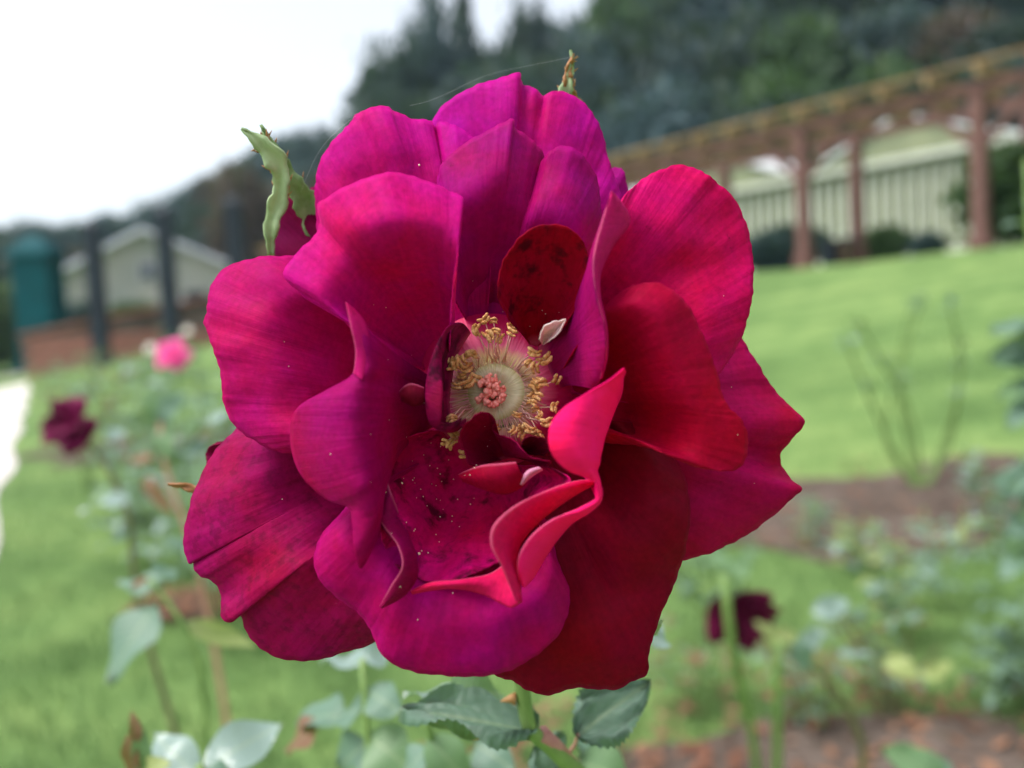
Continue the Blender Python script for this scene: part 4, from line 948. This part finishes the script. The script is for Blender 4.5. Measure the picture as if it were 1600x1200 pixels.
# --- low bushes and shoots behind
bush(ground_px(1130, 1010), .42, 7, 6, 'low green bush on the lawn below right of the big rose', 41, ('green', 'blue', 'green'), .04, .5, lowest=.3)
bush(ground_px(1420, 1010), .40, 8, 6, 'low bush with mixed green and yellowish leaves at lower right', 42, ('green', 'blue', 'pale', 'yellow'), .038, .7, lowest=.25)
bush(ground_px(1560, 1120), .42, 8, 7, 'dense dark green bush in the lower right corner', 43, ('blue', 'green', 'blue'), .045, .6, lowest=.2)
bush(ground_px(1270, 1150), .25, 9, 5, 'scrawny low bush with reddish leaves on bottom right soil', 44, ('green', 'red', 'blue'), .03, .9, lowest=.2, mat=M_STEMB)
bush(ground_px(1560, 880), .42, 7, 6, 'leafy bush at the right edge beside the bare soil', 45, ('blue', 'green', 'pale'), .045, .6)
bush(ground_px(1255, 860), .22, 5, 4, 'tiny leafy bush at the near left end of the soil bed', 46, ('blue', 'green'), .035, .7)
bush(ground_px(1360, 900), .20, 6, 5, 'small bright green bush just in front of the right soil bed', 47, ('green', 'yellow', 'green'), .035, .9)
bush(ground_px(1480, 960), .34, 6, 5, 'airy bush with pale leaves above the lower right corner', 48, ('pale', 'green', 'blue'), .04, .7)
bush(ground_px(1090, 1120), .26, 6, 5, 'low bush with thin stems on the lawn at the bottom, right of the rose stem', 49, ('green', 'green', 'red'), .032, .8)
bush(ground_px(1400, 1130), .30, 8, 5, 'twiggy bush with a few red leaves between the dark bloom and the corner', 50, ('green', 'blue', 'red'), .032, .8, mat=M_STEMB)
# bare bush with long grey-green canes on the soil bed
bb = ground_px(1440, 770); br_ = empty('rose_bush', bb, 'nearly bare bush of long thin canes on brown soil in front of the sloping lawn', 'rose bush')
Zb = (bb - CAM).dot(Fw)
for pts in ([(1455, 765), (1420, 640), (1375, 560), (1338, 500)], [(1430, 768), (1395, 700), (1350, 600), (1318, 525)], [(1400, 765), (1385, 690), (1402, 580), (1422, 480)], [(1450, 768), (1475, 690), (1498, 610), (1500, 530)], [(1440, 768), (1420, 700), (1408, 600), (1440, 470)], [(1460, 765), (1480, 700), (1500, 560), (1482, 475)]):
    w = [bb] + [W(x, y, Zb - .1 * i) for i, (x, y) in enumerate(pts[1:])]
    cane(br_, w, .013, .006, M_STEM)
    for (x, y) in pts[2:]:
        for k in range(3):
            p = W(x + ra.uniform(-8, 8), y + ra.uniform(-6, 12), Zb - .2); put_leaf(br_, p, p + Vector((ra.uniform(-1, 1), ra.uniform(-.5, .5), ra.uniform(-.4, .6))).normalized() * .06, None, ra.uniform(-.5, .5), ra.choice(('blue', 'green', 'pale')))
# shoot hanging in at the right edge
be = Vector((1.05, 1.55, zg(1.05, 1.55))); re_ = empty('rose_bush', be, 'tall leafy bush just entering the picture at the right edge', 'rose bush')
cane(re_, [be, W(1640, 900, 1.5), W(1630, 600, 1.45), W(1612, 420, 1.4), W(1604, 250, 1.4)], .007, .003)
for k in range(26):
    y = ra.uniform(230, 900); p = W(1622, y, 1.45); e = W(1622 + ra.uniform(-72, 10), y + ra.uniform(-30, 30), 1.42); put_leaf(re_, p, e, None, ra.uniform(-.4, .8), ra.choice(('green', 'blue', 'green', 'yellow') if y < 420 else ('green', 'blue')), None, (-Fw + Up).normalized())
# left bed: bushes one behind the other, with a pink and a white bloom
bx = bush(ground_px(275, 860), .78, 5, 7, 'bush with a bright pink bloom in the bed left of the big rose', 51, ('blue', 'green', 'pale'), .05, .30)
bloom(bx, W(273, 556, 2.5), .046, -Fw + Up * .4, M_PINK, (1, 1, 1), 5, 10)
cane(bx, [Vector(bx.location) + ZU * .3, W(280, 640, 2.5), W(273, 560, 2.52)], .005, .003)
bw = bush(ground_px(225, 800), .80, 5, 7, 'bush with two creamy white blooms in the left bed', 52, ('green', 'blue'), .05, .28)
Zw = (Vector(bw.location) - CAM).dot(Fw)
bloom(bw, W(236, 545, Zw), .030, -Fw + Up * .5, M_WPET, (1, 1, 1), 6, 9); bloom(bw, W(294, 517, Zw), .028, -Fw + Up * .5, M_WPET, (1, 1, 1), 7, 8)
cane(bw, [Vector(bw.location) + ZU * .3, W(232, 620, Zw), W(236, 548, Zw + .01)], .005, .003); cane(bw, [Vector(bw.location) + ZU * .3, W(270, 620, Zw), W(294, 521, Zw + .01)], .005, .003)
for i, (px, dist, h) in enumerate(((330, 3.6, .9), (180, 5.0, .85), (120, 6.5, .8), (250, 6.2, 1.0), (320, 7.5, 1.05), (160, 9.0, .9), (235, 11, 1.0), (110, 12, .9), (310, 12.5, 1.1), (400, 5.0, .9), (420, 8.5, 1.0), (60, 15, .9), (200, 16, 1.0), (280, 18, 1.1), (140, 20, 1.0), (330, 3.0, .75), (210, 3.9, .7))):
    bush(col_px(px, dist), h, 6, 7, ('leafy grey-green bush in the rows of the left bed', 'glossy-leaved green bush in the rows of the left bed', 'reddish-leaved bush in the rows of the left bed')[i % 3], 60 + i, ('blue', 'green', 'red') if i % 3 == 2 else ('blue', 'green', 'pale'), .07, .42, group='bushes in rows of the left bed')

# ------------------------------------------------------------------ far left: wall, teal column, dark posts, house
def frame_at(px, dist): return col_px(px, dist)
wl0 = frame_at(40, 29); wl1 = frame_at(480, 29)
wall = empty('low_wall', (wl0 + wl1) / 2, 'low reddish brown garden wall at the far end of the left bed', 'wall')
ax = (wl1 - wl0); ax.z = 0; Lw = ax.length; ax.normalize(); ay = Vector((-ax.y, ax.x, 0))
q = random.Random(4)
bm_ = MB(); bm_.box((0, 0, 0), ax, ay, ZU, .235, .17, .095); blk = mk_mesh('block', bm_.v, bm_.f, False, M_BRICK)
for r_ in range(6):
    nb = int(Lw / .49)
    for k in range(nb):
        p = wl0 + ax * (k * .49 + (.245 if r_ % 2 else 0) + .25) + ZU * (.05 + .1 + r_ * .205) + ay * q.uniform(-.012, .012)
        link('block', blk, None, wall, mw=Matrix.Translation(p))
m = MB(); m.beam(wl0 + ZU * .66, wl1 + ZU * .66, .26, 1.24); m.build('mortar_core', M_SOIL, wall, False)
m = MB(); m.beam(wl0 - ax * .1 + ZU * 1.36, wl1 + ZU * 1.36, .46, .10); m.build('coping', M_BRICK, wall, False)
def tall_post(px, dist, w, ztop, label, mat, name, cat, cap=True, group=None, lean=0):
    b = frame_at(px, dist); r = empty(name, b, label, cat, group); t = Vector((lean, 0, 1)).normalized()
    m = MB(); h = ztop - b.z; m.box(b + t * (h / 2), ax, ay, t, w / 2, w / 2, h / 2, .96); m.build('shaft', mat, r, False)
    m = MB(); m.box(b + t * (h + .10 * w), ax, ay, t, w * .62, w * .62, .10 * w, .9); c = m.build('cap', mat, r, False)
    if cap:
        m = MB(); m.box(b + t * (h + .40 * w), ax, ay, t, w * .5, w * .5, .20 * w, .35); m.build('finial', mat, c, False)
    m = MB(); m.box(b + t * .12, ax, ay, t, w * .62, w * .62, .14); m.build('foot', mat, r, False)
tall_post(70, 31, 1.22, 4.15, 'broad teal green column with stepped top rising above the low wall', M_TEAL, 'teal_column', 'column')
tall_post(158, 27.5, .42, 4.55, 'leftmost of the three dark posts before the grey house', M_DARKPOST, 'dark_post', 'post', True, 'dark posts before the house')
tall_post(270, 27.5, .42, 4.85, 'middle one of the three dark posts before the grey house', M_DARKPOST, 'dark_post', 'post', True, 'dark posts before the house')
tall_post(379, 27.5, .46, 5.0, 'rightmost of the three dark posts before the grey house', M_DARKPOST, 'dark_post', 'post', True, 'dark posts before the house')
hb = frame_at(240, 46); house = empty('house', hb, 'pale grey house with a wide low gable roof behind the dark posts', 'house')
hxv = Vector((1, .12, 0)).normalized(); hyv = Vector((-.12, 1, 0)).normalized()
def hp(u, v, z): return Vector((hb.x, hb.y, 0)) + hxv * u + hyv * v + ZU * z
hw_, e0, e1, dp = 4.4, 4.6, 6.6, 9.0
m = MB(); m.add([hp(-hw_, 0, hb.z - .3), hp(hw_, 0, hb.z - .3), hp(hw_, 0, e0), hp(0, 0, e1), hp(-hw_, 0, e0), hp(-hw_, dp, hb.z - .3), hp(hw_, dp, hb.z - .3), hp(hw_, dp, e0), hp(0, dp, e1), hp(-hw_, dp, e0)], [(0, 1, 2, 3, 4), (9, 8, 7, 6, 5), (0, 5, 6, 1), (1, 6, 7, 2), (4, 9, 5, 0)]); m.build('wall', M_HOUSE, house, False)
rf = None
for sg in (-1, 1):
    m = MB(); a, b = hp(0, -.6, e1 + .28), hp(sg * (hw_ + .7), -.6, e0 - .12); c, d = hp(sg * (hw_ + .7), dp + .4, e0 - .12), hp(0, dp + .4, e1 + .28)
    V = [a, b, c, d]; m.add(V + [v - ZU * .24 for v in V], [(0, 1, 2, 3), (7, 6, 5, 4), (0, 4, 5, 1), (1, 5, 6, 2), (2, 6, 7, 3)]); rf = m.build('roof', M_ROOFG, house, False)
for (u, z, w, h) in ((-2.9, 2.6, .8, 1.0), (-.9, 2.6, .8, 1.0), (1.2, 2.6, .8, 1.0), (3.1, 2.6, .7, 1.0), (0, 4.7, .6, .7)):
    m = MB(); m.box(hp(u, -.04, z), hxv, hyv, ZU, w * .62, .08, h * .6); wn_ = m.build('window', M_ROOFG, house, False)
    m = MB(); m.box(hp(u, -.1, z), hxv, hyv, ZU, w * .5, .05, h * .5); m.build('pane', M_DARKGL, wn_, False)
m = MB(); m.box(hp(2.2, -.05, 1.0 + hb.z), hxv, hyv, ZU, .5, .07, 1.0); m.build('door', M_DARKPOST, house, False)

# ------------------------------------------------------------------ trees
def crown_mesh(seed, mat, nclump=80, nleaf=85, rx=.5, rz=.5, leaf=.055, conic=False, bottom=.12):
    q = np.random.RandomState(seed); V = []; F_ = []
    for c in range(nclump):
        while True:
            p = q.uniform(-1, 1, 3)
            rr_ = np.linalg.norm(p)
            if .45 < rr_ < 1: break
        if conic:
            h = q.rand() ** 1.3; a = q.uniform(0, 6.28); r = (1 - h) * (.6 + .4 * q.rand()) * rx; ctr = np.array([r * math.cos(a), r * math.sin(a), bottom + h * (1 - bottom)]); cs = .05 + .10 * (1 - h)
        else:
            ctr = np.array([p[0] * rx, p[1] * rx, bottom + (1 - bottom) * (.5 + .5 * p[2])]); cs = .11 + .07 * q.rand()
        for l in range(nleaf):
            o = q.normal(0, 1, 3) * cs * np.array([.62, .62, .42]); b = ctr + o
            u = q.normal(0, 1, 3); u /= np.linalg.norm(u); w = np.cross(u, q.normal(0, 1, 3)); w /= np.linalg.norm(w) + 1e-6
            s = leaf * q.uniform(.5, 1.1); n = len(V)
            V += [tuple(b - u * s), tuple(b + w * s * .55), tuple(b + u * s), tuple(b - w * s * .55)]; F_.append((n, n + 1, n + 2, n + 3))
    return mk_mesh('crown', V, F_, False, mat)
def trunk_mesh(seed, conic=False):
    q = random.Random(seed); m = MB(); m.tube([(0, 0, -.06), (.01, 0, .2), (-.01, .01, .5), (0, 0, .92 if conic else .72)], [.035, .026, .018, .004], 8)
    for k in range(0 if conic else 6):
        a = q.uniform(0, 6.28); z = q.uniform(.3, .6); m.tube([(0, 0, z), (.15 * math.cos(a), .15 * math.sin(a), z + .12), (.32 * math.cos(a), .32 * math.sin(a), z + .22)], [.014, .01, .003], 5)
    return mk_mesh('trunk', m.v, m.f, True, M_BARK)
CR = {'dark': [crown_mesh(1, ML_TREE), crown_mesh(2, ML_TREE, rx=.42)], 'grey': [crown_mesh(3, ML_TREE2), crown_mesh(4, ML_TREE2, rx=.45)], 'rust': [crown_mesh(5, ML_TREE3)], 'mid': [crown_mesh(6, ML_TREE4), crown_mesh(7, ML_TREE4, rx=.4)], 'cone': [crown_mesh(8, ML_TREE, 60, 70, .24, .5, .04, True, .1)]}
TR = [trunk_mesh(k) for k in range(3)] + [trunk_mesh(9, True)]
def tree(p, h, kind, label, wide=1.0, group=None, seed=0):
    q = random.Random(seed); r = empty('conifer_tree' if kind == 'cone' else 'broadleaf_tree', p, label, 'tree', group)
    mw = Matrix.Translation(p) @ Matrix.Rotation(q.uniform(0, 6.28), 4, 'Z') @ Matrix.Diagonal((h * wide, h * wide, h, 1))
    link('trunk', TR[3] if kind == 'cone' else TR[seed % 3], None, r, mw=mw); link('crown', q.choice(CR[kind]), None, r, mw=mw)
def tree_px(px, pytop, dist, kind, label, rp=80, group=None, seed=0):
    """tree whose top stands at photo pixel px, pytop, rooted on the hill at that distance"""
    t = W(px, pytop, dist); zb = zg_c(t.x, t.y); h = max(2.5, (t.z - zb)); wide = rp / FPX * dist / ((.24 if kind == 'cone' else .55) * h); tree(Vector((t.x, t.y, zb)), h, kind, label, wide, group, seed)
WOOD = 'trees of the wooded hillside'
tl = 'dark leafy tree among the dense wood on the hill'
# skyline trees one can pick out
tree_px(612, 62, 52, 'dark', 'round dark tree at the left end of the tall wood, against white sky', 66, None, 1)
tree_px(672, 25, 54, 'grey', 'greyish rounded tree beside the conifer on the skyline', 60, None, 2)
tree_px(722, -12, 56, 'cone', 'pointed dark conifer breaking the skyline above the rose', 34, None, 3)
tree_px(818, -4, 56, 'dark', 'dark tree between the two sky gaps above the rose', 38, None, 4)
tree_px(965, -10, 52, 'mid', 'green tree right of the last sky gap above the rose', 70, None, 5)
tree_px(370, 262, 50, 'rust', 'small rusty brown tree behind the rightmost dark post', 50, None, 6)
tree_px(440, 232, 74, 'grey', 'grey-green tree on the low ridge left of the tall wood', 60, None, 7)
tree_px(1330, 70, 46, 'mid', 'light green tree in front of the dark wood above the pergola', 60, None, 8)
tree_px(1050, 80, 50, 'grey', 'bluish grey tree rising behind the pergola roof', 80, None, 9)
tree_px(1500, 20, 42, 'rust', 'brownish tree above the right end of the pergola', 70, None, 10)
q = random.Random(77)
for i, (px, py, dist) in enumerate([(625, 150, 56), (640, 110, 62), (690, 90, 60), (740, 75, 64), (790, 62, 62), (850, 50, 66), (890, 45, 60), (975, -20, 60), (1000, -40, 62), (1060, -60, 64), (1120, -60, 60), (1190, -80, 62), (1260, -70, 58), (1330, -90, 60), (1400, -90, 56), (1470, -80, 54), (1540, -90, 52), (1620, -80, 50),
        (620, 200, 50), (660, 150, 48), (700, 140, 47), (780, 120, 46), (860, 110, 48), (930, 90, 48), (1000, 60, 50), (1110, 50, 52), (1180, 20, 48), (1240, 40, 46), (1290, 10, 48), (1390, 20, 46), (1450, 40, 44), (1570, 30, 40), (1640, 40, 40),
        (980, 150, 42), (1060, 140, 41), (1140, 130, 40), (1220, 120, 39), (1300, 130, 38), (1380, 110, 38), (1460, 110, 36), (1530, 100, 35), (1600, 90, 34), (1660, 110, 33),
        (1240, 190, 37), (1180, 180, 38), (1340, 180, 36), (1400, 170, 35), (1480, 170, 34), (1560, 170, 33), (1050, 190, 42), (940, 170, 46)]):
    k = q.choice(('dark', 'dark', 'dark', 'grey', 'mid')); tree_px(px + q.uniform(-12, 12), py + q.uniform(-15, 15), dist, k, {'dark': 'dark leafy tree among the dense wood on the hill', 'grey': 'bluish grey tree among the dense wood on the hill', 'mid': 'lighter green tree among the dense wood on the hill'}[k], q.uniform(70, 95), WOOD, 100 + i)
RIDGE = 'trees along the low left ridge'
for i, (px, py, dist) in enumerate([(20, 352, 95), (55, 350, 90), (95, 358, 92), (130, 352, 90), (170, 346, 88), (210, 340, 88), (245, 322, 86), (285, 305, 86), (320, 290, 84), (355, 268, 84), (395, 245, 82), (425, 235, 80), (470, 222, 80), (505, 212, 78), (540, 205, 76), (580, 205, 74),
        (300, 340, 70), (340, 320, 68), (390, 300, 66), (430, 290, 64), (470, 280, 62), (510, 275, 60), (550, 270, 58), (60, 395, 74), (20, 400, 72), (-20, 380, 80), (120, 395, 74), (180, 385, 74), (240, 370, 72), (420, 340, 55), (470, 330, 52), (520, 330, 50)]):
    k = q.choice(('grey', 'grey', 'dark', 'grey', 'rust')); tree_px(px, py + q.uniform(-6, 6), dist, k, {'grey': 'greyish tree in the line of woodland on the low left ridge', 'dark': 'darker green tree in the woodland on the low left ridge', 'rust': 'rusty brown tree in the woodland on the low left ridge'}[k], q.uniform(38, 55), RIDGE, 200 + i)
# shrubs before the house and at the foot of the glasshouse
for i, (px, py, dist, k, lab) in enumerate(((8, 450, 33, 'mid', 'yellowish green shrub left of the teal column'), (122, 480, 33, 'grey', 'grey shrub right of the teal column'), (210, 475, 33, 'mid', 'green shrub between the left and middle dark posts'), (322, 485, 33, 'grey', 'grey shrub between the middle and right dark posts'), (400, 460, 33, 'dark', 'dark shrub at the foot of the rightmost dark post'),
        (1235, 350, 22.2, 'dark', 'dark shrub at the glasshouse foot behind the middle pergola post'), (1200, 365, 21.6, 'grey', 'greyish shrub under the pergola left of the middle post'), (1385, 355, 20.5, 'mid', 'green shrub at the glasshouse foot right of the bins'), (1450, 365, 19.5, 'grey', 'pale shrub at the glasshouse foot near the right pergola post'), (1600, 230, 17.2, 'mid', 'light green shrub at the right end of the pergola'))):
    t = W(px, py, dist); zb = zg_c(t.x, t.y); h = max(.6, t.z - zb); r = empty('shrub', (t.x, t.y, zb), lab, 'shrub')
    mw = Matrix.Translation((t.x, t.y, zb)) @ Matrix.Diagonal((h * 1.1, h * 1.1, h, 1)); link('stem', TR[i % 3], None, r, mw=mw); link('foliage', CR[k][0], None, r, mw=mw)
# spider threads between the sepals and petals
for i, pts in enumerate((((640, 165, -15), (690, 150, -30), (760, 118, -34), (840, 100, -32), (889, 90, -29)), ((470, 300, -26), (500, 235, -24), (556, 181, -16)))):
    m = MB(); m.tube(hermite([tuple(P(*p)) for p in pts], 20), .000011, 4); o = m.build('spider_thread', M_SILK)
    tag(o, ('fine spider thread from the left top petal to the upper sepal', 'fine spider thread at the left top petal margin')[i], 'thread')

# ------------------------------------------------------------------ thin haze over the garden
m = MB(); m.box((0, 150, 22), Vector((1, 0, 0)), Vector((0, 1, 0)), ZU, 720, 570, 54)
t = NT('pale_haze'); pv = t.node('ShaderNodeVolumePrincipled'); pv.inputs['Color'].default_value = (0.62, 0.84, 1.0, 1); pv.inputs['Density'].default_value = 0.0006; pv.inputs['Anisotropy'].default_value = 0.3
t.lk(pv.outputs[0], t.out.inputs['Volume'])
tag(m.build('haze', t.m, None, False), 'thin pale haze over the whole garden and hill', 'haze', kind='stuff')
